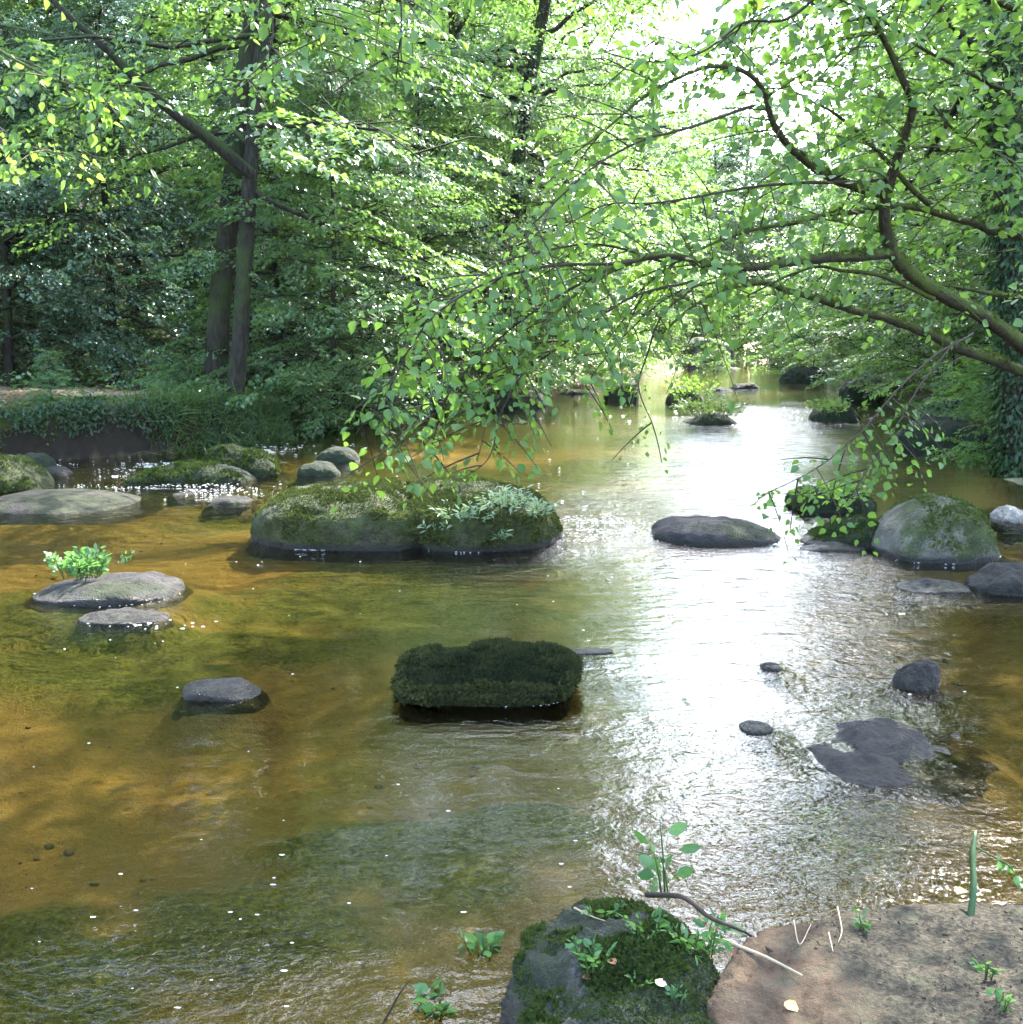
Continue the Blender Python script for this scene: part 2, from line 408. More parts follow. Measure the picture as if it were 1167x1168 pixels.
big = rock('boulder', 'largest mossy boulder mid-river with a cleft and grassy herbs on its top', 274, 648, 628, .40, 1.75, RM['big'], e=.52, ev=.5,
           prof=[(-1, .72), (-.8, .92), (-.2, .98), (-.08, .93), (0, .98), (.5, .98), (.8, .78), (1, .35)], amp=.11, under=.05, seed=3, res=90, cleft=(.02, .2, .35),
           moss=(60000, .020, M['moss_big'], -.42, .05), tilt=.03)
block = rock('boulder', 'dark block boulder under a thick cap of moss in the centre of the river', 434, 673, 808, .135, .64, RM['dark'], e=.5, ev=.54,
             prof=[(-1, .75), (-.6, .95), (0, 1.02), (.3, 1.08), (.55, 1.02), (1, .92)], amp=.10, tilt=.03, under=.16, seed=11, res=64,
             moss=(50000, .026, M['moss_dark'], -.62, .004, 6.0))
fernrock = rock('rock', 'low grey rock in the left of the river with a bright fern tuft on it', 30, 200, 690, .12, .75, RM['grey'], e=.8, ev=.75,
                prof=[(-1, .25), (-.5, .6), (.1, .9), (.5, 1), (1, .6)], amp=.12, seed=5, res=52, sharp=.15)
rock('rock', 'thin wet ledge awash at the foot of the fern rock', 85, 185, 712, .022, .34, RM['wet'], e=.8, seed=6, amp=.16, group=None)
rock('rock', 'small lone grey stone in the sandy shallows below the fern rock', 203, 297, 800, .045, .26, RM['grey'], e=.8, ev=.8, seed=8, amp=.14, prof=[(-1, .9), (-.4, 1), (.3, .9), (1, .2)])
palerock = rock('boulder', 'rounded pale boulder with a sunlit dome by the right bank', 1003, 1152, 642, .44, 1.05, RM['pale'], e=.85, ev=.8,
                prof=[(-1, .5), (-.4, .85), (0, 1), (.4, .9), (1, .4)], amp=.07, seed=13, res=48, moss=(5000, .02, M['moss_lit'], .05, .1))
rock('rock', 'low dark moss-backed rock leaning against the pale domed boulder', 918, 1022, 626, .19, .6, RM['dark'], e=.8, seed=15, prof=[(-1, .2), (-.3, .7), (.4, 1), (1, .9)], moss=(4000, .018, M['moss'], -.3))
rock('rock', 'thin flat slab at the waterline in front of the moss-backed rock', 915, 988, 630, .05, .25, RM['grey'], seed=16, prof=[(-1, .3), (0, 1), (1, .5)])
plantrock = rock('rock', 'dark boxy rock topped with trailing leaves, behind the pale domed boulder', 900, 1000, 590, .22, .7, RM['dark'], e=.6, ev=.5, seed=17, under=.06, moss=(4000, .022, M['moss'], -.4))
flat = rock('rock', 'long flat grey rock in the bright riffle right of the largest boulder', 746, 898, 622, .15, .9, RM['grey'], e=.75, ev=.7, seed=19, prof=[(-1, .75), (-.6, 1), (.1, .95), (.6, .7), (1, .25)], amp=.1, sharp=.1, res=52)
rock('rock', 'black wet rock cut by the right edge of the picture', 1117, 1210, 680, .15, .5, RM['wet'], seed=21, prof=[(-1, .4), (-.3, 1), (1, 1)], amp=.14)
rock('rock', 'flat wet rock just breaking the water before the pale domed boulder', 1030, 1112, 677, .045, .35, RM['wet'], seed=22, prof=[(-1, .2), (.2, 1), (1, .5)])
rock('rock', 'small round black stone in the right shallows', 1022, 1074, 787, .13, .2, RM['wet'], e=.85, seed=23, prof=[(-1, .4), (0, .8), (.5, 1), (1, .8)], amp=.16)
rock('rock', 'broad dark brown rock lying awash in the near right water', 938, 1145, 908, .045, .85, RM['purple'], e=.95, ev=.9, seed=24, amp=.26, z0=-.018, rz=-.35, res=80, sharp=.34, flare=1.0, prof=[(-1, .9), (-.4, 1.1), (.2, .7), (.6, .5), (1, .3)])
rock('rock', 'tiny dark stone tip in the middle of the glitter', 868, 892, 765, .02, .1, RM['wet'], seed=25)
rock('rock', 'flat dark stone tip near the bottom of the glitter', 845, 882, 836, .012, .14, RM['wet'], seed=26)
rock('rock', 'narrow dark stone tip right of the mossy block', 640, 700, 746, .012, .1, RM['wet'], seed=27, prof=[(-1, .3), (1, 1)])
rock('rock', 'pale jagged stone on the sunlit sand at the right edge', 1140, 1190, 603, .16, .4, RM['bare'], seed=28, amp=.2, sharp=.3)
# left rapids
rock('rock', 'broad smooth slab at the left edge below the rapids', -40, 160, 592, .15, 1.3, RM['brown'], e=.8, ev=.8, seed=31, amp=.06, prof=[(-1, 1), (0, 1), (.6, .7), (1, .2)], res=52)
rock('rock', 'mossy rounded rock cut by the left edge above the broad slab', -50, 50, 566, .36, .9, RM['big'], seed=32, amp=.1, prof=[(-1, 1), (0, 1), (.6, .6), (1, .2)], moss=(3000, .03, M['moss_lit'], -.1))
rock('rock', 'long dark mossy rock lying across the left rapids', 130, 288, 557, .24, .9, RM['dark'], seed=33, amp=.13, prof=[(-1, .3), (-.3, .85), (.4, 1), (1, .7)], moss=(6000, .028, M['moss'], -.2), res=52)
rock('rock', 'dark mossy hump behind the long rock of the left rapids', 226, 314, 550, .37, .9, RM['dark'], seed=34, amp=.12, moss=(5000, .028, M['moss'], -.2))
rock('rock', 'small black stone at the head of the left rapids', 44, 78, 549, .14, .4, RM['wet'], seed=35)
rock('rock', 'small dark rock under the edge of the left bank', 15, 60, 543, .25, .5, RM['dark'], seed=36)
rock('rock', 'small black stone upstream of the largest boulder', 360, 410, 531, .20, .4, RM['dark'], seed=37, e=.6, amp=.12)
rock('rock', 'mossy stone peeping over the back of the largest boulder', 338, 388, 548, .20, .4, RM['dark'], seed=38, e=.9)
rock('rock', 'whitish flat stone at the water edge under the grassy bank', 282, 314, 522, .10, .3, RM['bare'], seed=39)
rock('rock', 'low wet stone at the left end of the largest boulder', 235, 290, 580, .09, .35, RM['wet'], seed=40)
rock('rock', 'low wet stone in the white water of the left rapids', 190, 232, 571, .05, .3, RM['wet'], seed=401)
# far
far1 = rock('rock', 'square dark block standing far upstream under drooping leaves', 690, 729, 460, .52, .9, RM['dark'], e=.4, ev=.35, seed=41, prof=[(-1, .75), (1, 1)], amp=.06)
far2 = rock('rock', 'low islet rock far upstream carrying a fuzz of grass', 781, 842, 488, .26, 1.0, RM['dark'], seed=42, prof=[(-1, .5), (-.2, 1), (1, .5)])
far3 = rock('rock', 'far upstream rock with a leafy bush, behind the grassy islet', 762, 802, 464, .42, 1.0, RM['dark'], seed=43)
far4 = rock('rock', 'flat dark rock near the right bank with leaves over it', 930, 984, 485, .34, 1.0, RM['dark'], seed=44)
rock('rock', 'chain of low stones across the far bend, right half', 834, 868, 446, .2, .7, RM['wet'], seed=45, amp=.2)
rock('rock', 'low stones across the far bend, left half', 806, 836, 448, .12, .6, RM['wet'], seed=46, amp=.2)
rock('rock', 'dark undercut stone of the far right bank', 892, 945, 438, .5, 1.2, RM['dark'], seed=47, amp=.15)
rock('rock', 'wide dark overhung rock under the right bank shrubs', 965, 1062, 460, .62, 1.3, RM['dark'], e=.6, seed=48, amp=.16)
rock('rock', 'leaf-covered dark rock jutting from the right bank', 1036, 1130, 517, .42, 1.2, RM['dark'], seed=49, amp=.14)
rock('rock', 'dark rock under the shrubs of the far left bank', 560, 628, 468, .38, 1.0, RM['dark'], seed=50, amp=.15)
rock('rock', 'low stone in the sunlit shallows of the far left bank', 640, 684, 452, .16, .7, RM['brown'], seed=51, amp=.15)
rock('rock', 'pale block far off in the sunlit clearing', 776, 838, 419, 1.2, 2.5, RM['pale'], e=.4, ev=.35, seed=52, amp=.08, z0=0.1)
# foreground
def sand_rock_mat():
    m, nt, out = new_mat('sandy_rock_top'); g = NT(nt)
    pos = g.n('ShaderNodeNewGeometry').outputs['Position']
    n1 = g.noise(pos, 2.2, 5, .6); n2 = g.noise(pos, 13, 5, .7); n3 = g.noise(pos, 70, 4, .7); n4 = g.noise(pos, 260, 3)
    col = g.mix(g.ramp(n2, .35, .7), (.060, .039, .023), (.112, .075, .045))
    xyz = g.n('ShaderNodeSeparateXYZ'); nt.links.new(pos, xyz.inputs[0])
    dirt = g.math('ADD', g.math('ADD', g.math('MULTIPLY', g.math('SUBTRACT', xyz.outputs[0], .74), 1.3), g.math('MULTIPLY', g.math('SUBTRACT', n1, .5), 2.2)), g.math('MULTIPLY', g.math('SUBTRACT', n3, .5), 1.2))
    col = g.mix(g.ramp(dirt, -.22, .12, 0, .97), col, g.mix(g.ramp(n3, .4, .65), (.018, .016, .011), (.06, .05, .032)))
    col = g.mix(g.ramp(g.math('ADD', n2, g.math('MULTIPLY', n4, .3)), .68, .85, 0, .7), col, (.05, .055, .03))
    b = g.n('ShaderNodeBsdfPrincipled'); g.set(b.inputs['Base Color'], col); b.inputs['Roughness'].default_value = .92; b.inputs['Specular IOR Level'].default_value = .15
    g.set(b.inputs['Normal'], g.bump(g.math('ADD', g.math('ADD', n2, n3), g.math('MULTIPLY', n4, .4)), .012, .9))
    nt.links.new(b.outputs[0], out.inputs[0]); return m
def near_rock(name, label, x0, x1, y0, y1, H, mat, seed, e=.55, ev=.45, prof=None, moss=None, amp=.04, bot=-.5):
    U, F = cube_sphere(130); a, D = (x1 - x0) / 2, (y1 - y0)
    x, y, w = spow(U[:, 0], e), spow(U[:, 1], e), spow(U[:, 2], ev)
    prof = prof or [(-1, 1), (1, 1)]
    z = H * np.clip(w, 0, 1) * np.interp(x, [q[0] for q in prof], [q[1] for q in prof]) + bot * np.clip(-w, 0, 1)
    s = np.stack([x * a, y * D / 2, z], -1)
    s += unit(U) * (amp * fbm(s * 3 + seed, 4, seed) + .4 * amp * fbm(s * 13, 4, seed + 2, .65))[:, None]
    o = link(name, np_mesh(name, s, F.ravel(), np.arange(len(F)) * 4, np.full(len(F), 4), mat, smooth=True), loc=((x0 + x1) / 2, (y0 + y1) / 2, 0))
    setp(o, label, 'rock')
    if moss:
        fm = fuzz(o.data, moss[0], moss[1], moss[2], .06, seed, thr=moss[3], scale=7)
        link('moss', fm, parent=o)
    return o
sandrock = near_rock('rock', 'broad sandy-topped rock in the bottom right corner', .41, 2.6, -.3, 2.84, .18, sand_rock_mat(), 71, e=.42, ev=.3, amp=.055)
mossrock = near_rock('rock', 'mossy rock with seedlings at the bottom edge beside the sandy rock', -.01, .57, .4, 2.95, .155, rock_mat('mossy_near_rock', (.045, .04, .04), (.12, .105, .10), (.02, .026, .011), .55, None, 2.0, .06), 73, e=.6, ev=.5,
                     prof=[(-1, .35), (-.3, .75), (.3, 1), (1, .95)], moss=(80000, .011, M['moss'], -.16), amp=.10)

# ------------------------------------------------------------------ ground sheet and river
gx = axis(-8, 9, 0.09, -190, 190); gy = axis(1.2, 20, 0.09, -40, 260, 1.06)
GX, GY = np.meshgrid(gx, gy)
GZ, DL, DR, DIN = ground_z(GX, GY)
Q = np.stack([GX, GY, 0 * GX], -1)
weed = 0.0 * GX
for b in [(60, 1120, 110, 70), (300, 1080, 150, 60), (470, 985, 160, 45), (590, 960, 120, 35), (130, 770, 200, 50), (60, 720, 140, 40), (440, 700, 240, 40),
          (300, 745, 150, 25), (560, 650, 120, 20), (1000, 850, 150, 60), (960, 960, 110, 60), (240, 590, 120, 20), (700, 540, 120, 40), (520, 1020, 90, 40)]:
    weed = np.maximum(weed, blob(GX, GY, *b))
weed = .97 * sstep(.25, .68, weed + .42 * fbm(Q * np.array([1.6, 2.6, 1]), 5, 41, .6) + .2 * fbm(Q * np.array([7, 12, 1]), 3, 43))
weed = np.where(GY > 10, sstep(-.35, .2, fbm(Q * .6, 3, 47)), weed)
ochre = np.maximum.reduce([blob(GX, GY, 330, 665, 260, 22), blob(GX, GY, 250, 900, 330, 90), blob(GX, GY, 505, 506, 60, 8, 0), blob(GX, GY, 60, 1010, 150, 60)])
pale = np.maximum.reduce([blob(GX, GY, 1120, 560, 60, 30, 0), .7 * blob(GX, GY, 500, 510, 90, 12, 0), blob(GX, GY, 1130, 535, 60, 8, 0)])  # sunlit sand patches painted into the bed as a paler colour
path = np.exp(-((GY - 18.0 - .5 * fbm(Q * .35, 2, 55)) / .9) ** 2) * (DL > 0) * (1 - sstep(-5.2, -4.2, GX)) + .7 * np.exp(-(((GX + 4.3) / .6) ** 2 + ((GY - 17.6) / .5) ** 2))
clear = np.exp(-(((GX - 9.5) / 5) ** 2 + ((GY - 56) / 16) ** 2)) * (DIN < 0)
GZ = GZ + np.where(DIN > 0, .05 * weed, 0)
for (mx, my, ma, mb_, mtop) in MOUNDS:      # silt banked up round the stones
    rr_ = np.sqrt(((GX - mx) / ma) ** 2 + ((GY - my) / mb_) ** 2) + .12 * fbm(Q * 3, 2, 71)
    GZ = np.maximum(GZ, np.where(DIN > 0, mtop + .02 - (.03 + .12 * sstep(.9, 2.0, rr_)) - .5 * sstep(1.6, 2.4, rr_), -9))

def ground_material():
    m, nt, out = new_mat('ground_soil_and_river_bed'); g = NT(nt)
    pos = g.n('ShaderNodeNewGeometry').outputs['Position']
    n1 = g.noise(pos, 1.3, 5); n2 = g.noise(pos, 7, 5, .65); n3 = g.noise(pos, 38, 4, .7); n4 = g.noise(pos, 160, 2)
    sand = g.mix(g.ramp(n1, .3, .7), (.11, .086, .038), (.165, .128, .058))
    sand = g.mix(g.attr('ochre'), sand, (.165, .115, .046))
    sand = g.mix(g.ramp(n3, .55, .75, 0, .5), sand, (.16, .10, .05))
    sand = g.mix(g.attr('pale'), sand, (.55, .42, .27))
    wd = g.mix(g.ramp(n3, .35, .65), (.022, .036, .012), (.095, .105, .03))
    bed = g.mix(g.attr('weed'), sand, wd)
    soil = g.mix(g.ramp(n2, .35, .7), (.05, .032, .018), (.12, .08, .045))
    soil = g.mix(g.ramp(n3, .5, .7, 0, .8), soil, (.19, .125, .07))
    soil = g.mix(g.ramp(g.math('ADD', n1, g.math('MULTIPLY', g.math('SUBTRACT', n3, .5), .5)), .46, .58), soil, (.045, .07, .014))
    soil = g.mix(g.attr('path'), soil, g.mix(n2, (.32, .22, .14), (.48, .36, .25)))
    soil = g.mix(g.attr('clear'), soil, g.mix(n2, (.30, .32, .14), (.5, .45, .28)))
    col = g.mix(g.attr('bank'), bed, soil)
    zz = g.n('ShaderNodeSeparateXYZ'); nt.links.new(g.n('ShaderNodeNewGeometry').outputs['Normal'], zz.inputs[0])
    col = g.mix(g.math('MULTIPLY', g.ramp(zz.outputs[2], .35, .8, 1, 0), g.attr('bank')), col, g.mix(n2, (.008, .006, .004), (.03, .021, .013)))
    b = g.n('ShaderNodeBsdfPrincipled'); g.set(b.inputs['Base Color'], col); b.inputs['Roughness'].default_value = .9; b.inputs['Specular IOR Level'].default_value = .15
    g.set(b.inputs['Normal'], g.bump(g.math('ADD', g.math('ADD', n2, g.math('MULTIPLY', n3, .5)), g.math('MULTIPLY', n4, .2)), .05, .8))
    nt.links.new(b.outputs[0], out.inputs[0]); return m

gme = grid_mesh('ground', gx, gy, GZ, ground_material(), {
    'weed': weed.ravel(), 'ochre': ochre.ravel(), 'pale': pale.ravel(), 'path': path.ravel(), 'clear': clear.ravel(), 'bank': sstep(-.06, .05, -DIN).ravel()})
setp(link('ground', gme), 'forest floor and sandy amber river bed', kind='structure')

# ------------------------------------------------------------------ river

def water_material():
    m, nt, out = new_mat('river_water'); g = NT(nt)
    pos = g.n('ShaderNodeNewGeometry').outputs['Position']
    p1 = g.mapping(pos, (3.2, 6.5, 1), (0, 0, .12)); p2 = g.mapping(pos, (14, 18, 1), (0, 0, -.25)); p3 = g.mapping(pos, (42, 52, 1), (0, 0, .35))
    h1 = g.noise(p1, 1, 3, .5, .6); h2 = g.noise(p2, 1, 3, .55, .5); h3 = g.noise(p3, 1, 2, .5)
    chop = g.attr('chop')
    h = g.math('ADD', g.math('MULTIPLY', h1, .75), g.math('MULTIPLY', chop, g.math('ADD', g.math('MULTIPLY', h2, .42), g.math('MULTIPLY', h3, .19))))
    nd = g.bump(g.math('MULTIPLY', h, chop), .03, 1.0)
    fr = g.n('ShaderNodeFresnel'); fr.inputs[0].default_value = 1.34; nt.links.new(nd, fr.inputs['Normal'])
    tr = g.n('ShaderNodeBsdfTransparent'); tr.inputs[0].default_value = (.72, .66, .41, 1)
    gl = g.n('ShaderNodeBsdfGlossy'); gl.inputs['Roughness'].default_value = .03; gl.inputs[0].default_value = (1, 1, 1, 1); nt.links.new(nd, gl.inputs['Normal'])
    mx = g.n('ShaderNodeMixShader'); nt.links.new(fr.outputs[0], mx.inputs[0]); nt.links.new(tr.outputs[0], mx.inputs[1]); nt.links.new(gl.outputs[0], mx.inputs[2])
    nt.links.new(mx.outputs[0], out.inputs[0]); return m

wx = np.concatenate([np.arange(-12, 12, .12), np.arange(12, 60, .6)]); wy = np.concatenate([np.arange(-6, 20, .12), np.arange(20, 60, .3), np.arange(60, 140, 1.)])
WX, WY = np.meshgrid(wx, wy); WQ = np.stack([WX, WY, 0 * WX], -1)
WZ = water_z(WX, WY)
def wb(px, py, w, h): return blob(WX, WY, px, py, w, h, 0)
chop = .30 + .42 * fbm(WQ * np.array([.9, .45, 1]), 3, 61)
for (mx, my, ma, mb_, mtop) in MOUNDS:      # disturbed water round and below each stone
    chop += .5 * np.exp(-((WX - mx) / (ma * 1.1)) ** 2 - ((WY - (my - mb_ - .15)) / (.25 + .3 * ma)) ** 2)
chop += 1.1 * wb(700, 590, 90, 26) + .6 * wb(800, 540, 150, 40) + 1.0 * wb(170, 550, 160, 26) + .7 * wb(860, 480, 120, 20) + .5 * wb(830, 900, 200, 130) + .7 * wb(960, 690, 120, 60)
chop += .9 * wb(240, 1110, 260, 60) + .7 * wb(1010, 960, 140, 80) + .4 * wb(120, 1000, 120, 40) + .5 * wb(1000, 770, 100, 30)
chop = np.clip(chop, .12, 1.5)
# waves that stand up where the chop is strong
WZ = WZ + .012 * np.clip(chop - .5, 0, 1) * fbm(WQ * np.array([2.2, 4.5, 1]), 2, 63)
gzw = ground_z(WX, WY)[0]
wme = grid_mesh('river', wx, wy, WZ, water_material(), {'chop': chop.ravel()})
setp(link('river', wme), 'shallow amber woodland river with rippled surface', kind='structure')

# ------------------------------------------------------------------ trees
def fan(rng, O, A, Nn, L, K, leaf, wid=.42, jit=.35, droop=.2):
    """K leaves laid out along each of M twigs, in a flat spray"""
    Mn = len(O); t = (np.arange(K)[None] + rng.random((Mn, K))) / K
    side = np.where((np.arange(K) % 2)[None] == 0, 1., -1.) * np.ones((Mn, 1))
    A = unit(A); Nn = unit(Nn - A * np.sum(A * Nn, -1, keepdims=True)); S = np.cross(A, Nn)
    env = np.sin(np.pi * np.clip(t * .85 + .12, 0, 1)) ** .7
    off = side * env * rng.random((Mn, K)) ** .7 * wid * L[:, None]
    p = O[:, None] + A[:, None] * (t * L[:, None])[..., None] + S[:, None] * off[..., None]
    p[..., 2] -= droop * L[:, None] * (t ** 2 + (off / np.maximum(L[:, None], 1e-6)) ** 2)
    d = A[:, None] * .7 + S[:, None] * (side * .8)[..., None] + rng.normal(0, .25, (Mn, K, 3)); d[..., 2] -= .25
    n = Nn[:, None] + rng.normal(0, jit, (Mn, K, 3))
    s = leaf * rng.uniform(.5, 1.3, (Mn, K))
    return p.reshape(-1, 3), d.reshape(-1, 3), n.reshape(-1, 3), s.ravel()

def gen_tree(seed, H, hb, R, nlimb, nspray, K, leaf, L, r0, lmat, bmat, lean=(0, 0), shape=LEAF_FINE, el=(.05, .9), top=.35, wid=.42, jit=.35, droop=.2, trunk_rough=.06, thin=.75):
    rng = np.random.default_rng(seed); mb = MB()
    hs = np.linspace(0, H, 14); wob = np.cumsum(rng.normal(0, .012 * H, (14, 2)), 0) * .35; wob[0] = 0
    tp = np.stack([wob[:, 0] + lean[0] * hs, wob[:, 1] + lean[1] * hs, hs], -1)
    tr = r0 * (1 - .85 * (hs / H) ** 1.1); tr[0] *= 1.6; tr = np.maximum(tr, .012)
    tp2 = tp.copy(); tp2[0, 2] = -.3
    mb.tube(smooth_path(tp2, 30), np.interp(np.linspace(0, 13, 30), np.arange(14), tr), 10, rough=trunk_rough, seed=seed)
    O, A, NN = [], [], []
    az = rng.random() * 6.28
    for i in range(nlimb):
        u = (i + rng.random()) / nlimb; h = hb + (H * .97 - hb) * u
        az += 2.4 + rng.normal(0, .4); le = R * (1 - (1 - top) * u ** 1.6) * rng.uniform(.7, 1.15) * (.75 + .5 * min(1, u * 4))
        e = el[0] + (el[1] - el[0]) * u + rng.normal(0, .1)
        b = np.array([np.interp(h, hs, tp[:, k]) for k in range(3)])
        s = np.linspace(0, 1, 7)[:, None]; hd = np.array([math.cos(az), math.sin(az), 0])
        pts = b + hd * s * le * math.cos(e) + np.array([0, 0, 1.]) * (s * le * math.sin(e) - .22 * le * s ** 2.2)
        pts += np.cumsum(rng.normal(0, .03 * le, (7, 3)), 0) * (s > 0)
        rb = min(np.interp(h, hs, tr) * .5, .02 + .016 * le)
        mb.tube(pts, rb * (1 - .85 * s[:, 0]), 5)
        pd = np.array([-hd[1], hd[0], 0])
        for j in range(max(3, int(nspray * (1.1 - thin * u)))):
            q = .18 + .82 * (j + rng.random()) / nspray; f = q * 6; k = min(int(f), 5); bp = pts[k] + (pts[k + 1] - pts[k]) * (f - k)
            sd = rng.choice([-1, 1]); out = rng.random() ** .8 * .42 * le * (1.15 - q * .6)
            o = bp + pd * sd * out + hd * out * .5 + np.array([0, 0, rng.normal(-.02, .06) * le])
            mb.tube([bp, (bp + o) / 2 + np.array([0, 0, .04 * le]), o], [.012 + .002 * le, .009, .004], 3, cap=False)
            O.append(o); A.append(hd * (.5 + q * .5) + pd * sd * rng.uniform(.1, .9) + np.array([0, 0, rng.normal(-.08, .2)]))
            NN.append(np.array([0, 0, 1.]) + hd * .25 + rng.normal(0, .22, 3))
    O, A, NN = map(np.array, (O, A, NN)); Ls = L * rng.uniform(.6, 1.3, len(O))
    c, d, n, s = fan(rng, O - unit(A) * Ls[:, None] * .3, A, NN, Ls, K, leaf, wid, jit, droop)
    return mb.mesh('trunk', bmat), leaves('crown', c, d, n, s, lmat, shape, .25, seed)

def make_tree(name, meshes, loc, rz, sc, label, cat='tree', group=None, tparts=('trunk', 'crown')):
    r = empty(name, loc, rz, sc); setp(r, label, cat, group)
    link(tparts[0], meshes[0], r); link(tparts[1], meshes[1], r)
    return r

BEECH = [gen_tree(100 + i, 17 + i, 3.2 + .8 * i, 5.2, 44, 17, 80, .105, 1.25, .24, M['beech'], M['bark'], lean=(.02 * i, 0)) for i in range(3)]
UNDER = [gen_tree(200 + i, 6.5 + .8 * i, .9, 2.9, 36, 16, 84, .075, .8, .07, M['under'], M['bark'], el=(.0, .8), top=.3, thin=.3) for i in range(3)]
HOLLY = [gen_tree(300 + i, 7.0, .7, 2.3, 46, 15, 80, .062, .55, .10, M['holly'], M['bark'], el=(-.1, .7), jit=.8, droop=.45, thin=.3) for i in range(2)]
FAR = [gen_tree(400 + i, 17 + 2 * i, 2.0, 5.6, 42, 15, 64, .2, 1.7, .3, M['far'], M['bark'], jit=.5, thin=.3) for i in range(3)]
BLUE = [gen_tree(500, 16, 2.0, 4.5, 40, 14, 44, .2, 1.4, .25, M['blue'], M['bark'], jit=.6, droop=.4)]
BUSH = [gen_tree(600 + i, 1.5 + .4 * i, .08, 1.0, 22, 10, 60, .06, .42, .018, M['under'], M['bark'], el=(.15, 1.1), top=.5, jit=.5) for i in range(3)]
BUSHL = [gen_tree(650 + i, 2.4, .1, 1.5, 24, 11, 56, .07, .55, .025, M['hazel'], M['bark'], el=(.15, 1.1), top=.5, jit=.5) for i in range(2)]

def place(kind, name, x, y, rz, sc, label, group=None, cat='tree', dz=0, parts=('trunk', 'crown')):
    return make_tree(name, kind, (x, y, gz(x, y) - .05 + dz), rz, sc, label, cat, group, parts)

def onbank(px, y): return (px - CX) / FPX * y, y

# --- left bank, individual trees
def big_tree(seed, px_base, y, path_px, r0, limbs, lab, hmin, ivy=0, kind='beech_tree', crownkw=None):
    """tree whose trunk follows traced photo points at distance y and carries a generated crown above"""
    rng = np.random.default_rng(seed)
    x0 = (px_base - CX) / FPX * y; z0 = gz(x0, y)
    root = empty(kind, (x0, y, z0)); setp(root, lab, 'tree')
    off = np.array([x0, y, z0])
    pts = [np.array([0, 0, -.3]), np.array([0, 0, .15])] + [np.array(P(px, py, y + dy)) - off for px, py, dy in path_px]
    last = pts[-1]; dirv = unit(pts[-1] - pts[-2]); dirv = unit(dirv + np.array([0, 0, .5]))
    for k in range(1, 5): pts.append(last + dirv * 2.2 * k + rng.normal(0, .12, 3))
    path = smooth_path(pts, 48); hh = path[:, 2]; H = hh.max()
    rad = r0 * (1 - .8 * np.clip(hh / H, 0, 1)); rad[:3] *= [1.7, 1.35, 1.12]
    mb = MB(); mb.tube(path, rad, 12, rough=.09, seed=seed)
    O, A, NN = [], [], []
    kw = dict(n=40, R=4.6, K=80, ns=17, leaf=.10, L=1.2, mat=M['beech']); kw.update(crownkw or {})
    az = rng.random() * 6
    for (a_px, rr) in limbs:
        lp = smooth_path([np.array(P(px, py, y + dy)) - off for px, py, dy in a_px], 16)
        mb.tube(lp, np.linspace(rr, rr * .3, 16), 7, rough=.1)
    for i in range(kw['n']):
        u = (i + rng.random()) / kw['n']; h = hmin + (H - hmin) * u
        k = int(np.argmin(np.abs(hh - h))); b = path[k]; az += 2.4 + rng.normal(0, .4); le = kw['R'] * (1 - .65 * u ** 1.6) * rng.uniform(.6, 1.15)
        e = .0 + .85 * u + rng.normal(0, .1); hd = np.array([math.cos(az), math.sin(az), 0]); s = np.linspace(0, 1, 7)[:, None]
        q = b + hd * s * le * math.cos(e) + np.array([0, 0, 1.]) * (s * le * math.sin(e) - .25 * le * s ** 2.2) + np.cumsum(rng.normal(0, .03 * le, (7, 3)), 0) * (s > 0)
        mb.tube(q, min(rad[k] * .5, .02 + .014 * le) * (1 - .85 * s[:, 0]), 5)
        pd = np.array([-hd[1], hd[0], 0])
        for j in range(max(3, int(kw['ns'] * (1.1 - kw.get('thin', .8) * u)))):
            f = (.2 + .8 * (j + rng.random()) / kw['ns']) * 6; kk = min(int(f), 5); bp = q[kk] + (q[kk + 1] - q[kk]) * (f - kk)
            sd = rng.choice([-1, 1]); out = rng.random() ** .8 * .4 * le
            o = bp + pd * sd * out + hd * out * .4 + np.array([0, 0, rng.normal(-.02, .06) * le])
            mb.tube([bp, (bp + o) / 2 + np.array([0, 0, .03 * le]), o], [.014, .010, .004], 3, cap=False)
            O.append(o); A.append(hd * .8 + pd * sd * rng.uniform(.1, .9) + np.array([0, 0, rng.normal(-.1, .2)])); NN.append(np.array([0, 0, 1.]) + hd * .25 + rng.normal(0, .22, 3))
    O, A, NN = map(np.array, (O, A, NN)); Ls = kw['L'] * rng.uniform(.6, 1.3, len(O))
    c, d, n, s = fan(rng, O - unit(A) * Ls[:, None] * .3, A, NN, Ls, kw['K'], kw['leaf'])
    link('trunk', mb.mesh('trunk', M['bark']), root); link('crown', leaves('crown', c, d, n, s, kw['mat'], LEAF_FINE, .25, seed), root)
    if ivy:
        k = rng.integers(1, 40, ivy); a = rng.random(ivy) * 6.283; nr = np.stack([np.cos(a), np.sin(a), 0 * a + .15], -1)
        p = path[k] + (path[np.minimum(k + 1, 47)] - path[k]) * rng.random(ivy)[:, None] + nr * (rad[k] * rng.uniform(1.0, 1.5, ivy) + .08 * rng.random(ivy) ** 2)[:, None]
        link('ivy', leaves('ivy', p, nr * .5 + np.array([0, 0, -.8]) + rng.normal(0, .3, (ivy, 3)), nr + rng.normal(0, .3, (ivy, 3)), rng.uniform(.04, .085, ivy), M['ivy'], LEAF_OVAL, .2, seed), root)
    return root

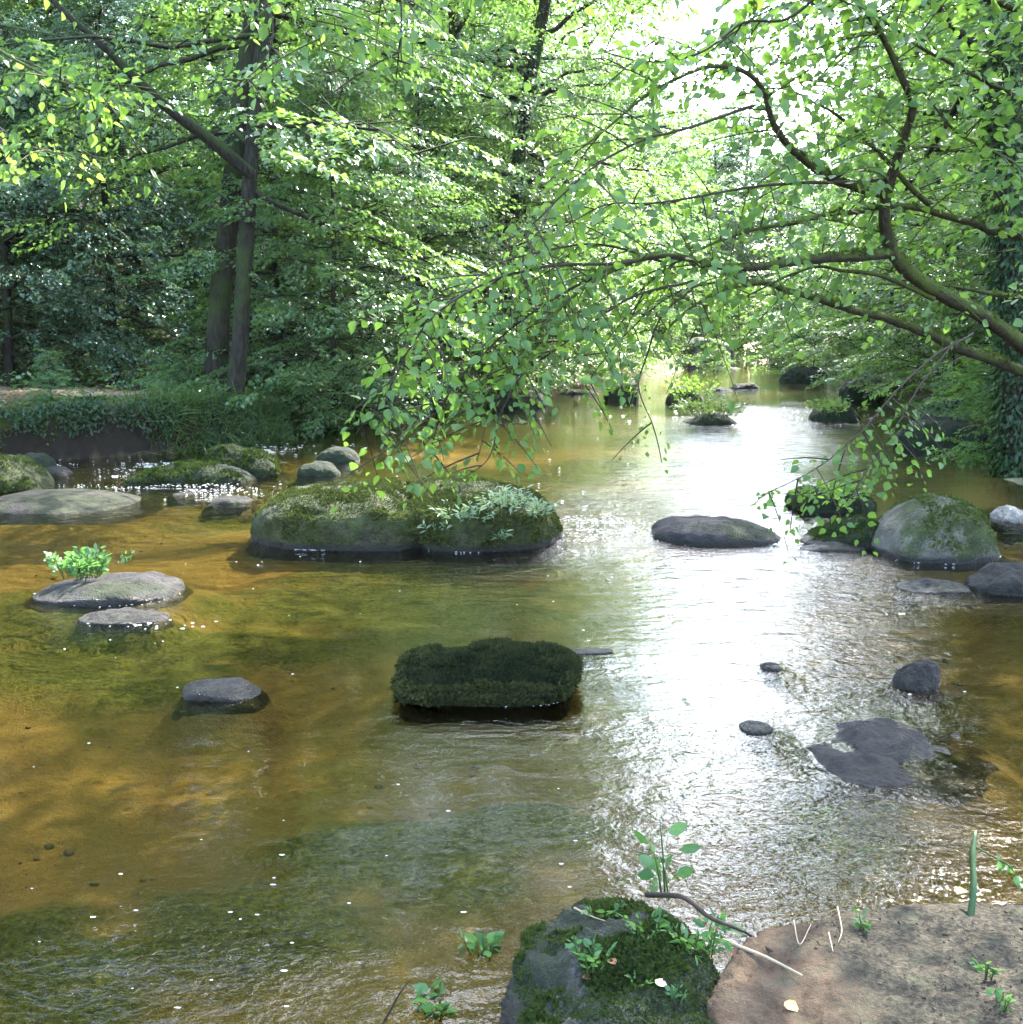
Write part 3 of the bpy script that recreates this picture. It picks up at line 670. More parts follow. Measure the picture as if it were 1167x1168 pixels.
big_tree(801, 270, 16.4, [(273, 400, 0), (277, 330, 0), (283, 240, .1), (290, 130, .2), (303, 0, .3)], .13,
         [([(288, 200, .1), (240, 160, -.2), (190, 122, -.5), (150, 85, -.8), (115, 50, -1), (80, 20, -1.2), (30, -30, -1.4)], .10)],
         'slim front trunk of the twin trees on the left bank, mossy on one side', 3.0, crownkw=dict(n=22))
big_tree(802, 247, 17.9, [(250, 360, 0), (257, 290, 0), (268, 180, .1), (282, 60, .3), (296, -30, .5)], .19, [], 'thicker rear trunk of the twin trees on the left bank', 5.4, crownkw=dict(n=16))
big_tree(803, 578, 25.5, [(577, 330, 0), (583, 262, 0), (590, 200, 0), (598, 130, 0), (607, 80, 0), (622, 0, 0)], .21,
         [([(612, 100, 0), (590, 78, -.5), (560, 66, -.8), (520, 62, -1)], .07), ([(600, 120, 0), (630, 103, -.4), (660, 98, -.8), (690, 96, -1)], .06)],
         'slender leaning ivy-speckled trunk on the far left bank, mid-picture', 2.5, ivy=3500, crownkw=dict(R=4.4, n=46, thin=.3))

hollies = [place(HOLLY[0], 'holly_tree', -5.0, 24.0, .0, 1.0, 'glossy dark holly glinting behind the path of the left bank'),
           place(HOLLY[1], 'holly_tree', -9.2, 20.2, 1.0, .95, 'glossy dark holly at the left edge of the picture'),
           place(HOLLY[0], 'holly_tree', -7.9, 21.8, 3.0, 1.05, 'glossy dark holly left of the twin trunks')]
place(UNDER[0], 'young_beech', -3.0, 18.6, 0.3, .9, 'young beech with layered pale sprays right of the twin trunks')
place(UNDER[1], 'young_beech', -1.9, 23.0, 1.3, .95, 'young beech leaning over the sandy left shallows')
place(UNDER[0], 'young_beech', -10.4, 24.0, 4.2, .9, 'young beech behind the hollies')
place(UNDER[1], 'young_beech', .3, 28.5, 5.2, 1.0, 'young beech behind the leaning ivy-speckled trunk')
place(UNDER[2], 'young_beech', 1.9, 33, 0.7, .95, 'young beech over the square block of the far left bank')

# --- right bank, individual
place(BEECH[0], 'beech_tree', 9.4, 18.5, 1.1, .95, 'tall beech behind the ivy-clad trunk at right')
place(UNDER[0], 'young_beech', 8.6, 17.0, 2.2, .8, 'young tree on the right bank behind the mossy boughs')
place(UNDER[1], 'young_beech', 8.9, 23.0, .2, .9, 'young tree over the wide overhung rock of the right bank')
place(UNDER[2], 'young_beech', 10.6, 31, 1.8, .95, 'young tree beyond the wide overhung rock')
place(UNDER[0], 'young_beech', 12.2, 40, 3.8, 1.0, 'young tree at the far right bend of the river')
place(UNDER[2], 'young_beech', 8.2, 14.2, 5.0, .7, 'young tree at the right edge under the boughs')

# --- woods behind: shared trees in groups
rng = np.random.default_rng(99)
def wood(kinds, spots, name, label, group, smin, smax):
    for i, (x, y) in enumerate(spots):
        place(kinds[i % len(kinds)], name, x, y, rng.random() * 6.28, rng.uniform(smin, smax), label, group)
wood(BEECH, [(-10.5, 31), (-1.5, 33), (-14, 36), (1.0, 40), (-6.5, 37), (-18, 31)], 'forest_tree', 'tall broadleaf tree of the wood behind the left bank', 'forest trees behind the left bank', .9, 1.1)
wood(FAR, [(-2.5, 46), (-10, 46), (-18, 44), (-25, 42), (-27, 56), (3, 54), (-6, 58), (-15, 60), (-1, 70), (-11, 74), (3.5, 68), (-22, 70)], 'forest_tree', 'leafy tree of the wooded slope far behind the left bank', 'forest trees on the left slope', .85, 1.15)
wood(UNDER, [(-6, 25.5), (-11, 24.5), (-3.2, 28.5), (-8.5, 33), (-1, 37), (2.2, 43), (-12, 19), (-15, 22), (-5, 31.5), (4.2, 48), (-.2, 44)], 'understory_tree', 'low leafy tree in the shade of the left wood', 'understory trees of the left wood', .75, 1.05)
wood(BEECH, [(14, 27), (13.5, 20), (17, 36), (19, 26), (14.5, 14)], 'forest_tree', 'tall broadleaf tree of the wood behind the right bank', 'forest trees behind the right bank', .9, 1.1)
wood(FAR, [(19, 46), (23, 56), (27, 40), (29, 66), (36, 52)], 'forest_tree', 'leafy tree on the slope far behind the right bank', 'forest trees on the right slope', .85, 1.1)
wood(UNDER, [(10.8, 21), (11.8, 26), (13.5, 34), (15, 43), (12, 17), (17.5, 50), (16, 30)], 'understory_tree', 'low leafy tree in the wood of the right bank', 'understory trees of the right wood', .75, 1.05)
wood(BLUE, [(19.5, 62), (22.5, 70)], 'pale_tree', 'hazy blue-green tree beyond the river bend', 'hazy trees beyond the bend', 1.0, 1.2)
wood(FAR, [(14, 98), (9, 96), (20, 104), (26, 100), (4, 92), (32, 96)], 'forest_tree', 'sunlit tree closing the far end of the valley', 'trees at the far end of the valley', .42, .55)

wood(FAR, [(11.5, 74), (7.5, 66), (16.5, 80), (20, 84), (13.5, 88), (10, 82), (8.8, 72), (14.2, 78), (6.0, 60), (17.5, 74), (12.2, 95), (16.8, 92)], 'forest_tree', 'light green tree beyond the far clearing', 'trees beyond the far clearing', .66, .86)

TALL = [gen_tree(720, 22, 8.5, 5.6, 46, 17, 80, .125, 1.35, .3, M['beech'], M['bark'], thin=.15, top=.55)]  # added trees; high crowns keep sky reflections off the left water
wood(TALL, [(-6.5, 30.5), (-12.5, 26), (-17, 31), (-12.8, 19)], 'forest_tree', 'added high-crowned tree blocking the sky above the left wood', 'added sky-blocking trees of the left wood', .95, 1.1)

# --- shrubs along the banks
def shrub(kinds, i, px, y, sc, lab, dz=0, x=None, cat='shrub'):
    x = (px - CX) / FPX * y if x is None else x
    return place(kinds[i], 'shrub', x, y, rng.random() * 6.28, sc, lab, None, cat, dz, ('stem', 'foliage'))
shrub(BUSH, 0, 345, 17.4, .75, 'thin multi-stemmed shrub right of the twin trunks')
shrub(BUSH, 1, 405, 18.6, .75, 'shrub with bright glinting leaves on the left bank edge')
shrub(BUSH, 2, 445, 20.6, .7, 'arching shrub over the orange sand of the left bank')
shrub(BUSH, 0, 500, 22.6, .85, 'shrub behind the drooping hazel twigs on the left bank')
shrub(BUSHL, 0, 555, 25, .75, 'leafy shrub at the foot of the leaning trunk')
shrub(BUSHL, 1, 610, 27.4, .8, 'shrub overhanging the far left waterline')
shrub(BUSH, 1, 655, 31, .9, 'pale shrub of the far left bank before the square block')
shrub(BUSHL, 0, 700, 37, 1.0, 'sunlit shrub on the far left bank beyond the square block')
shrub(BUSHL, 1, 750, 46, 1.1, 'sunlit shrub at the edge of the far clearing')
shrub(BUSHL, 0, 812, 43.5, .55, 'small sunlit shrub before the pale far block')
shrub(BUSHL, 1, 850, 62, 1.7, 'bright shrub closing the gap at the far river bend')
shrub(BUSHL, 0, 795, 64, 1.6, 'bright shrub at the back of the far clearing')
shrub(BUSHL, 0, 885, 54, 1.5, 'bright shrub on the outer side of the far bend')
shrub(BUSH, 0, 890, 44, 1.5, 'bluish shrub at the far right bend')
shrub(BUSHL, 0, 925, 36, 1.1, 'rounded bright shrub hanging over the far right waterline')
shrub(BUSHL, 1, 985, 29.5, .95, 'bright shrub above the wide overhung rock')
shrub(BUSH, 2, 1030, 25, .9, 'shrub on top of the overhung right bank')
shrub(BUSHL, 0, 1085, 21, .9, 'leafy shrub on the right bank behind the jutting rock')
shrub(BUSH, 1, 1085, 16.4, .55, 'low shrub spilling over the jutting rock of the right bank', .2)
shrub(BUSHL, 1, 1165, 13.6, .75, 'dark shrub at the right edge under the ivy-clad trunk')
shrub(BUSH, 0, 200, 17.6, .45, 'low leafy shrub on the left bank beside the path')
shrub(BUSH, 2, 60, 15.4, .35, 'low bramble on the left bank edge')

# ivy-clad trunk right edge
big_tree(811, 1165, 12.4, [(1160, 430, 0), (1154, 330, 0), (1148, 200, 0), (1143, 90, 0), (1140, 0, 0)], .17, [], 'ivy-clad trunk rising along the right edge', 4.2, ivy=11000, kind='ivy_clad_tree', crownkw=dict(R=3.8, n=30))

# ------------------------------------------------------------------ hazel: near boughs with large leaves
def shoots(rng, path, n, ln, K, leaf, t0=.1, t1=1.0, mb=None, droop=.35):
    """side shoots with alternate leaves along a branch path"""
    O, A, NN, L = [], [], [], []
    for i in range(n):
        f = (t0 + (t1 - t0) * (i + rng.random()) / n) * (len(path) - 1); k = min(int(f), len(path) - 2)
        b = path[k] + (path[k + 1] - path[k]) * (f - k); tg = unit(path[k + 1] - path[k])
        v = unit(rng.normal(0, 1, 3)); v = unit(v - tg * np.dot(v, tg)); v = unit(v * np.array([1, 1, .45])); a = unit(tg * .45 + v + np.array([0, 0, -.05]))
        l = ln * rng.uniform(.6, 1.6); s = np.linspace(0, 1, 5)[:, None]
        q = b + a * s * l + np.array([0, 0, -1]) * droop * l * s ** 2 * .5
        if mb is not None: mb.tube(q, np.linspace(.0045, .0018, 5), 4, cap=False)
        O.append(b); A.append(q[-1] - b); L.append(l); NN.append(np.array([0, 0, 1.]) + rng.normal(0, .35, 3))
    return np.array(O), np.array(A), np.array(NN), np.array(L)

def bough_tree(name, label, trunk_pts, trunk_r, boughs, seed, over=None):
    rng = np.random.default_rng(seed)
    root = empty(name, trunk_pts[0]); setp(root, label, 'tree'); off = np.array(trunk_pts[0])
    mb = MB(); tp = smooth_path([np.array(q) - off for q in trunk_pts], 24); mb.tube(tp, np.linspace(trunk_r, trunk_r * .5, 24), 12, rough=.1)
    link('trunk', mb.mesh('trunk', M['bark_moss']), root)
    for bi, (pts, r0, r1, n, ln, K, leaf, t0) in enumerate(boughs):
        n = int(n * .6); leaf *= .58; K = int(K * 1.9)
        path = smooth_path([np.array(P(px, py, y)) - off for px, py, y in pts], 40)
        path += .008 * np.stack([fbm(path * 4 + 9 * k, 2, bi) for k in range(3)], -1)
        m2 = MB(); m2.tube(path, r0 + (r1 - r0) * np.linspace(0, 1, 40) ** .8, 8 if r0 > .012 else 5, rough=.18, seed=bi)
        if n:
            O, A, NN, L = shoots(rng, path, n, ln, K, leaf, t0, 1., m2)
            b = link('bough', m2.mesh('bough', M['bark_moss'] if r0 > .012 else M['twig']), root)
            c, d, nn, s = fan(rng, O, A, NN, L, K, leaf, wid=.26, jit=.5, droop=.15)
            link('foliage', leaves('foliage', c, d, nn, s, M['hazel'], LEAF_ROUND, .2, seed + bi, .22), b)
        else:
            b = link('bough', m2.mesh('bough', M['bark_moss'] if r0 > .012 else M['twig']), root)
        if r0 > .02:
            fm = fuzz(b.data, int(900 * r0 / .02), .02, M['moss_lit'], -99, seed + bi, nzmin=-.2, thr=-.2, scale=5)
            if fm: link('moss', fm, b)
    return root

HZ = [
    # points (px, py, distance), r0, r1, shoots, length, leaves per shoot, leaf size, start
    ([(1230, 450, 8.2), (1164, 391, 7.6), (1110, 353, 7.2), (1065, 329, 6.9), (1031, 305, 6.7), (1014, 281, 6.6), (1009, 240, 6.5), (1017, 202, 6.4), (1029, 161, 6.3), (1041, 120, 6.2), (1027, 86, 6.1), (1000, 30, 6.0), (960, -20, 5.9)], .062, .012, 40, .5, 9, .095, .45),
    ([(1014, 290, 6.6), (973, 291, 6.4), (931, 295, 6.2), (894, 301, 6.0), (859, 305, 5.9), (818, 303, 5.7), (788, 296, 5.6), (745, 292, 5.5), (690, 312, 5.4), (640, 350, 5.3), (600, 395, 5.2), (570, 440, 5.2)], .035, .004, 46, .42, 8, .085, .35),
    ([(1010, 222, 6.5), (973, 212, 6.4), (945, 202, 6.3), (921, 185, 6.2), (897, 164, 6.1), (880, 137, 6.0), (871, 103, 5.9), (846, 80, 5.8), (805, 77, 5.7), (750, 100, 5.6), (700, 140, 5.5), (655, 175, 5.4)], .03, .004, 42, .42, 8, .095, .15),
    ([(1240, 280, 7.6), (1167, 267, 7.2), (1134, 264, 7.0), (1110, 254, 6.9), (1075, 245, 6.8), (1051, 237, 6.7), (1007, 236, 6.6), (973, 242, 6.5), (945, 245, 6.4), (904, 255, 6.2), (870, 260, 6.1), (820, 275, 5.9), (770, 300, 5.8), (720, 340, 5.7)], .034, .004, 44, .42, 8, .09, .15),
    ([(1062, 236, 6.8), (1041, 216, 6.7), (1021, 192, 6.6), (993, 164, 6.5), (959, 134, 6.4), (928, 116, 6.3), (890, 100, 6.2), (840, 110, 6.1)], .02, .004, 26, .4, 8, .095, .1),
    ([(1240, 450, 8.4), (1145, 415, 7.8), (1086, 394, 7.4), (1051, 377, 7.2), (1014, 365, 7.0), (973, 353, 6.8), (938, 343, 6.7), (897, 331, 6.5), (870, 322, 6.4), (830, 330, 6.2), (790, 350, 6.0), (750, 385, 5.9)], .045, .005, 26, .4, 7, .08, .45),
    ([(1065, 341, 6.9), (1007, 315, 6.7), (960, 308, 6.6), (931, 305, 6.5), (890, 318, 6.3), (840, 345, 6.2)], .018, .004, 14, .35, 7, .08, .3),
    ([(1240, 350, 8), (1161, 339, 7.6), (1110, 331, 7.3), (1070, 325, 7.1), (1020, 330, 6.9)], .022, .006, 18, .45, 8, .09, .2),
    ([(1009, 205, 6.4), (960, 209, 6.2), (918, 209, 6.1), (860, 213, 6.0), (801, 223, 5.8), (740, 232, 5.7), (690, 235, 5.6), (640, 260, 5.5)], .012, .003, 30, .36, 7, .085, .2),
    ([(860, 120, 5.6), (805, 140, 5.4), (760, 151, 5.3), (733, 158, 5.2), (685, 185, 5.1), (644, 219, 5.0), (609, 254, 5.0), (575, 278, 5.0)], .009, .003, 22, .34, 6, .09, .2),
    # drooping twigs over the middle of the picture
    ([(775, 290, 5.6), (700, 300, 5.4), (620, 305, 5.3), (550, 325, 5.2), (500, 355, 5.1), (465, 400, 5.1), (440, 450, 5.1), (405, 495, 5.1)], .010, .002, 40, .34, 7, .085, .15),
    ([(720, 300, 5.5), (650, 330, 5.4), (590, 370, 5.3), (540, 415, 5.3), (505, 460, 5.2), (480, 505, 5.2)], .009, .002, 34, .34, 7, .085, .1),
    ([(790, 320, 5.7), (730, 335, 5.6), (680, 365, 5.5), (630, 400, 5.4), (590, 430, 5.4), (560, 470, 5.3), (545, 520, 5.3)], .008, .002, 32, .32, 7, .075, .1),
    ([(760, 300, 5.6), (690, 280, 5.5), (630, 285, 5.4), (570, 300, 5.4), (530, 330, 5.3), (500, 380, 5.3)], .008, .002, 30, .32, 7, .085, .1),
    ([(830, 318, 6.0), (770, 335, 5.9), (720, 375, 5.8), (690, 410, 5.8), (660, 450, 5.7)], .007, .002, 18, .3, 6, .07, .1),
    ([(790, 330, 5.8), (755, 360, 5.7), (738, 405, 5.7), (728, 440, 5.7), (742, 480, 5.6), (748, 500, 5.6)], .007, .002, 9, .25, 5, .05, .2),
    ([(600, 420, 5.3), (572, 470, 5.2), (558, 520, 5.2), (525, 548, 5.2)], .005, .002, 6, .18, 5, .05, .4),
    # drooping twigs over the right water
    ([(1110, 380, 6.6), (1060, 410, 6.2), (1015, 455, 5.9), (980, 495, 5.7), (930, 535, 5.6), (868, 566, 5.5)], .008, .002, 20, .3, 6, .07, .3),
    ([(1090, 390, 6.4), (1050, 440, 6.1), (1020, 490, 5.9), (990, 535, 5.8), (965, 575, 5.7)], .007, .002, 18, .3, 6, .07, .3),
    # leafy top right corner
    ([(1260, 160, 7), (1180, 120, 6.6), (1120, 90, 6.3), (1060, 60, 6.1), (1000, 20, 5.9), (940, -10, 5.8)], .02, .004, 44, .45, 8, .1, .1),
    ([(1250, 240, 7), (1180, 200, 6.7), (1130, 170, 6.5), (1090, 150, 6.4), (1050, 100, 6.3)], .018, .004, 34, .45, 8, .1, .1),
    ([(1260, 60, 6.8), (1180, 20, 6.4), (1100, -10, 6.2), (1000, -40, 6.0), (900, -40, 5.8), (800, -50, 5.6)], .022, .005, 40, .5, 8, .1, .1),
    ([(1240, 330, 7.4), (1180, 290, 7.1), (1130, 210, 6.9), (1100, 190, 6.8)], .014, .004, 22, .45, 8, .095, .1),
    ([(960, -30, 5.9), (900, 20, 5.8), (850, 25, 5.7), (800, 60, 5.6), (740, 70, 5.5), (690, 60, 5.4)], .01, .003, 20, .36, 6, .09, .1),
    # added boughs out of view overhead, put in to shade the near rocks
    ([(1230, 100, 8), (1200, -300, 8), (1100, -600, 7.5), (900, -800, 7)], .05, .01, 60, .8, 10, .11, .2),
    ([(1230, 0, 8), (1300, -400, 7), (1250, -800, 6), (1150, -1200, 5.5)], .05, .01, 60, .8, 10, .11, .2),
    ([(1230, 50, 8), (1190, -120, 6.6), (1150, -260, 5.6), (1080, -420, 4.8), (980, -620, 4.3)], .04, .01, 90, .7, 10, .12, .2),
    ([(1230, 150, 8), (1230, 0, 6.6), (1240, -160, 5.6), (1260, -300, 4.8), (1300, -500, 4.0)], .04, .01, 90, .7, 10, .12, .2),
    ([(1240, 0, 8.5), (1150, -350, 9.5), (1050, -500, 10), (950, -600, 10.5)], .045, .01, 60, .8, 10, .11, .2),
]
b0 = P(1245, 560, 8.9)
bough_tree('hazel_tree', 'wide-spreading hazel with mossy boughs reaching over the river from the right', [(b0.x, b0.y, .1), P(1240, 430, 8.6), P(1235, 280, 8.3), P(1230, 100, 8.0), P(1220, -200, 8.0)], .12, HZ, 900)

LT = [  # first four boughs are added out of view to block reflected sky
    ([(-330, -200, 8.0), (-150, -330, 7.2), (60, -420, 6.6), (260, -450, 6.2)], .04, .008, 110, .8, 10, .13, .1),
    ([(-330, -120, 8.3), (-200, -220, 8.0), (-20, -290, 7.6), (150, -300, 7.3)], .04, .008, 110, .8, 10, .13, .1),
    ([(-300, -60, 8.2), (0, -190, 7.6), (250, -230, 7.1), (500, -190, 6.8), (600, -170, 6.6)], .04, .008, 110, .8, 10, .13, .15),
    ([(-300, -160, 7.8), (0, -340, 6.7), (250, -380, 6.1), (520, -350, 5.8), (640, -330, 5.6)], .04, .008, 110, .8, 10, .13, .15),
    ([(-160, -40, 7), (-60, 20, 6.2), (20, 70, 5.8), (90, 100, 5.5), (150, 105, 5.4)], .014, .003, 30, .36, 8, .085, .2),
    ([(-160, 60, 7), (-50, 110, 6.4), (20, 160, 6.0), (60, 175, 5.9)], .012, .003, 20, .32, 7, .075, .2),
    ([(-200, -200, 7), (0, -130, 6.5), (150, -90, 6), (280, -50, 5.6), (350, 0, 5.4), (370, 60, 5.3)], .02, .003, 26, .36, 6, .09, .4),
    ([(150, -90, 6), (260, -60, 5.8), (380, -50, 5.6), (450, -20, 5.5), (458, 70, 5.5)], .012, .003, 16, .34, 5, .085, .4),
    ([(280, -50, 5.6), (310, 20, 5.5), (300, 70, 5.4), (265, 100, 5.3)], .008, .002, 7, .22, 5, .07, .4),
]
b1 = Vector((-8.3, 8.6, gz(-8.3, 8.6)))
bough_tree('lime_tree', 'bright-leaved branches hanging in from the top left corner', [tuple(b1), P(-330, 200, 8.4), P(-300, 0, 8.0), P(-200, -200, 7.0)], .12, LT, 950)

# ------------------------------------------------------------------ small plants
def plant(name, label, x, y, z, nst, h, spread, leaf, mat, seed, K=8, cat='plant', shape=LEAF_OVAL, group=None, wid=.2, lean=(0, 0)):
    rng = np.random.default_rng(seed); root = empty(name, (x, y, z)); setp(root, label, cat, group)
    mb = MB(); Cc, Dd, Nn, Ss = [], [], [], []
    for i in range(nst):
        a = rng.random() * 6.28; b = np.array([math.cos(a), math.sin(a), 0]) * spread * rng.random() ** .6
        tip = b * 1.6 + np.array([lean[0], lean[1], h * rng.uniform(.6, 1.1)]) + rng.normal(0, .1 * h, 3)
        q = smooth_path([b, (b + tip) / 2 + np.array([0, 0, .1 * h]), tip], 7); mb.tube(q, np.linspace(.0025, .001, 7) * (1 + 2 * h), 4, cap=False)
        A = (q[-1] - q[1])[None]; hd = unit(np.array([[b[0], b[1], .001]]))
        c, d, n, s = fan(rng, q[1][None], A, np.array([[0, 0, 1.]]) + rng.normal(0, .3, (1, 3)) - hd * .3, np.array([np.linalg.norm(A)]), K, leaf, wid, .4, .1)
        Cc.append(c); Dd.append(d); Nn.append(n); Ss.append(s)
    link('stem', mb.mesh('stem', M['grass']), root)
    link('foliage', leaves('foliage', *map(np.concatenate, (Cc, Dd, Nn, Ss)), mat, shape, .2, seed), root)
    return root

def on(o, px, py):
    """point on rock o seen at photo pixel"""
    r = ray(px, py); ok, loc, n, i = o.ray_cast(Vector((0, 0, CAMZ)) - o.location, r)
    if not ok:
        p = at(px, py, .1); return p
    return loc + o.location

p = on(fernrock, 92, 655); plant('fern', 'bright green fern tuft on the low grey rock', p.x, p.y, p.z - .02, 34, .17, .15, .05, M['fern'], 21, 12, 'fern', LEAF_OVAL, wid=.25)
p = on(fernrock, 144, 642); plant('seedling', 'single small seedling behind the fern tuft', p.x, p.y, p.z - .01, 3, .10, .02, .04, M['herb'], 22, 5)
for i, (px, py, n, h, sp, lab) in enumerate([(530, 592, 16, .17, .16, 'silvery herb clump in the cleft on the largest boulder'), (575, 578, 24, .17, .22, 'silvery herb clump on the right top of the largest boulder'),
                                          (610, 585, 12, .13, .14, 'silvery herbs at the right shoulder of the largest boulder'), (573, 612, 7, .09, .05, 'small rosette plant low on the largest boulder'), (495, 605, 8, .10, .07, 'tuft of herbs low in the middle of the largest boulder')]):
    p = on(big, px, py); plant('herb_clump', lab, p.x, p.y, p.z - .02, int(n * 1.6), h * .85, sp, .055, M['silver'], 30 + i, 9, shape=LEAF_NARROW, wid=.12)
p = on(plantrock, 950, 568); plant('creeper_clump', 'leafy clump trailing over the dark boxy rock', p.x, p.y, p.z - .02, 22, .2, .22, .07, M['hazel'], 41, 8, wid=.25)
p = on(far2, 812, 472); plant('grass_tuft', 'fuzz of fine grass on the far grassy islet', p.x, p.y, p.z - .05, 90, .34, .45, .09, M['grass'], 42, 12, 'grass tuft', LEAF_NARROW, wid=.06)
p = on(far3, 785, 452); plant('islet_bush', 'small leafy bush on the far upstream rock', p.x, p.y, p.z - .05, 30, .6, .4, .08, M['hazel'], 43, 10, 'bush', wid=.3)
p = on(far4, 957, 470); plant('islet_bush', 'leafy cover on the flat rock near the right bank', p.x, p.y, p.z - .05, 30, .3, .4, .07, M['hazel'], 44, 9, 'bush', wid=.3)
p = on(far1, 710, 446); plant('islet_bush', 'leaves growing on the square block far upstream', p.x, p.y, p.z - .05, 24, .35, .3, .07, M['hazel'], 45, 9, 'bush', wid=.3)
for i, (px, py, n, h, sp, lf, lab) in enumerate([(672, 1100, 7, .07, .04, .028, 'pale seedlings on the left of the mossy near rock'), (735, 1060, 9, .05, .05, .024, 'seedling patch in the middle of the mossy near rock'), (795, 1085, 16, .07, .06, .03, 'feathery seedling patch at the right of the mossy near rock'),
                                          (690, 1045, 5, .05, .04, .022, 'tiny yellowish seedlings at the top of the mossy near rock'), (768, 1145, 4, .03, .02, .015, 'tiny seedling low on the right of the mossy near rock'), (730, 1120, 3, .03, .02, .015, 'tiny seedling beside the pale dry leaf')]):
    p = on(mossrock, px, py); plant('seedling', lab, p.x, p.y, p.z, n, h, sp, lf, M['herb'], 50 + i, 6, wid=.25)
for i, (px, py, lab) in enumerate([(1125, 1110, 'narrow-leaved seedling on the dark side of the sandy rock'), (1140, 1150, 'small seedling at the right bottom of the sandy rock'), (985, 1060, 'faint tuft on the back edge of the sandy rock')]):
    p = on(sandrock, px, py); plant('seedling', lab, p.x, p.y, p.z, 4, .035, .02, .022, M['herb'], 70 + i, 4)
p = at(548, 1095, -.03); plant('water_plant', 'pale water plant rising left of the mossy near rock', p.x, p.y, p.z, 7, .07, .04, .035, M['herb'], 75, 5, wid=.3)
p = at(497, 1155, -.03); plant('water_plant', 'pale water plant at the bottom edge', p.x, p.y, p.z, 7, .06, .04, .035, M['herb'], 76, 5, wid=.3)
p = on(mossrock, 760, 1022); plant('seedling', 'tall thin seedling against the glitter', p.x, p.y, p.z, 3, .19, .03, .055, M['herb'], 77, 5, wid=.3)
# stalk at right
s0, s1 = on(sandrock, 1106, 1048), P(1113, 948, 2.9)
mb = MB(); mb.tube(smooth_path([s0 - Vector((0, 0, .03)), s0 + (s1 - s0) * .35 + Vector((.006, 0, 0)), s0 + (s1 - s0) * .7 + Vector((-.003, 0, 0)), s1], 14), np.array([11, 10, 9.6, 9.4, 11, 9, 8.6, 8.4, 8.2, 10, 7.8, 7.4, 6.5, 4]) * .001, 8, rough=.12)
st = link('plant_stalk', mb.mesh('plant_stalk', M['stalk'])); setp(st, 'upright green stalk behind the sandy rock at right', 'plant')
mb = MB(); arm = smooth_path([P(1113, 966, 2.9), P(1135, 978, 2.88), P(1152, 988, 2.86), P(1162, 1006, 2.85)], 8); mb.tube(arm, np.linspace(.003, .0015, 8), 5)
link('side_shoot', mb.mesh('side_shoot', M['stalk']), st)
rr = np.random.default_rng(5); c = arm[rr.integers(3, 8, 10)]; link('foliage', leaves('foliage', c, rr.normal(0, 1, (10, 3)), rr.normal(0, 1, (10, 3)) + [0, 0, 1], np.full(10, .035), M['herb'], LEAF_OVAL, .2, 5), st)

# twigs and dry leaves on the near rocks
def twig(label, pts, r, mat=M['twig'], name='twig'):
    mb = MB(); mb.tube(smooth_path(pts, 16), np.linspace(r, r * .4, 16), 6, rough=.15)
    o = link(name, mb.mesh(name, mat)); return setp(o, label, 'twig')
def lift(v, d=.012): return v + Vector((0, 0, d))
pal = plain('dry_stem', (.32, .25, .16), .8)
twig('dark bent twig arching between the two near rocks', [lift(on(mossrock, 738, 1028), .02), P(775, 1022, 2.62), P(795, 1034, 2.55), P(812, 1048, 2.5), lift(on(sandrock, 850, 1068)), lift(on(sandrock, 880, 1090))], .008)
twig('brown stick lying on the left of the sandy rock', [lift(on(sandrock, 825, 1078)), lift(on(sandrock, 870, 1095)), lift(on(sandrock, 915, 1118))], .006, pal)
twig('thin pale straw standing on the sandy rock', [lift(on(sandrock, 905, 1062), .03), lift(on(sandrock, 912, 1082)), lift(on(sandrock, 925, 1062), .02)], .002, pal)
twig('single pale straw right of the bent straw', [lift(on(sandrock, 945, 1072), .02), lift(on(sandrock, 950, 1090))], .0022, pal)
twig('grey double-stemmed straw on the sandy rock', [lift(on(sandrock, 955, 1042), .02), lift(on(sandrock, 960, 1065)), lift(on(sandrock, 956, 1080))], .002, pal)
twig('pale root strand across the left of the mossy near rock', [lift(on(mossrock, 655, 1040)), lift(on(mossrock, 675, 1050)), lift(on(mossrock, 690, 1055))], .003, pal)
twig('bare twig standing in the shallows at the bottom edge', [at(435, 1172, -.05), P(455, 1135, 2.4), P(468, 1118, 2.38)], .0035)
def dry(label, o, px, py, s, ang, mat, name='dry_leaf'):
    p = on(o, px, py); d = np.array([[math.cos(ang), math.sin(ang), .1]])
    l = link(name, leaves(name, np.zeros((1, 3)), d, np.array([[.1, -.3, 1.]]), [s], mat, LEAF_OVAL if s < .03 else LEAF_ROUND, .25, int(px)), loc=p + Vector((0, 0, .012))); setp(l, label, 'leaf')
cream, rust, yel = plain('cream_dry_leaf', (.55, .42, .28), .6), plain('rust_dry_leaf', (.22, .09, .05), .6), plain('yellow_dry_leaf', (.5, .36, .08), .6)
dry('cream dry leaf on the mossy near rock', mossrock, 752, 1130, .032, 1.2, cream); dry('rust dry leaf in the middle of the mossy near rock', mossrock, 702, 1105, .03, 2.2, rust)
dry('brown dry leaf low on the left of the mossy near rock', mossrock, 664, 1120, .028, .2, rust); dry('brown dry leaf at the edge of the sandy rock', sandrock, 833, 1093, .04, -.4, rust)
dry('yellow dry leaf near the bottom edge of the sandy rock', sandrock, 895, 1148, .035, -.8, yel); dry('orange dry leaf at the water edge of the sandy rock', sandrock, 1088, 1020, .035, -.3, yel)
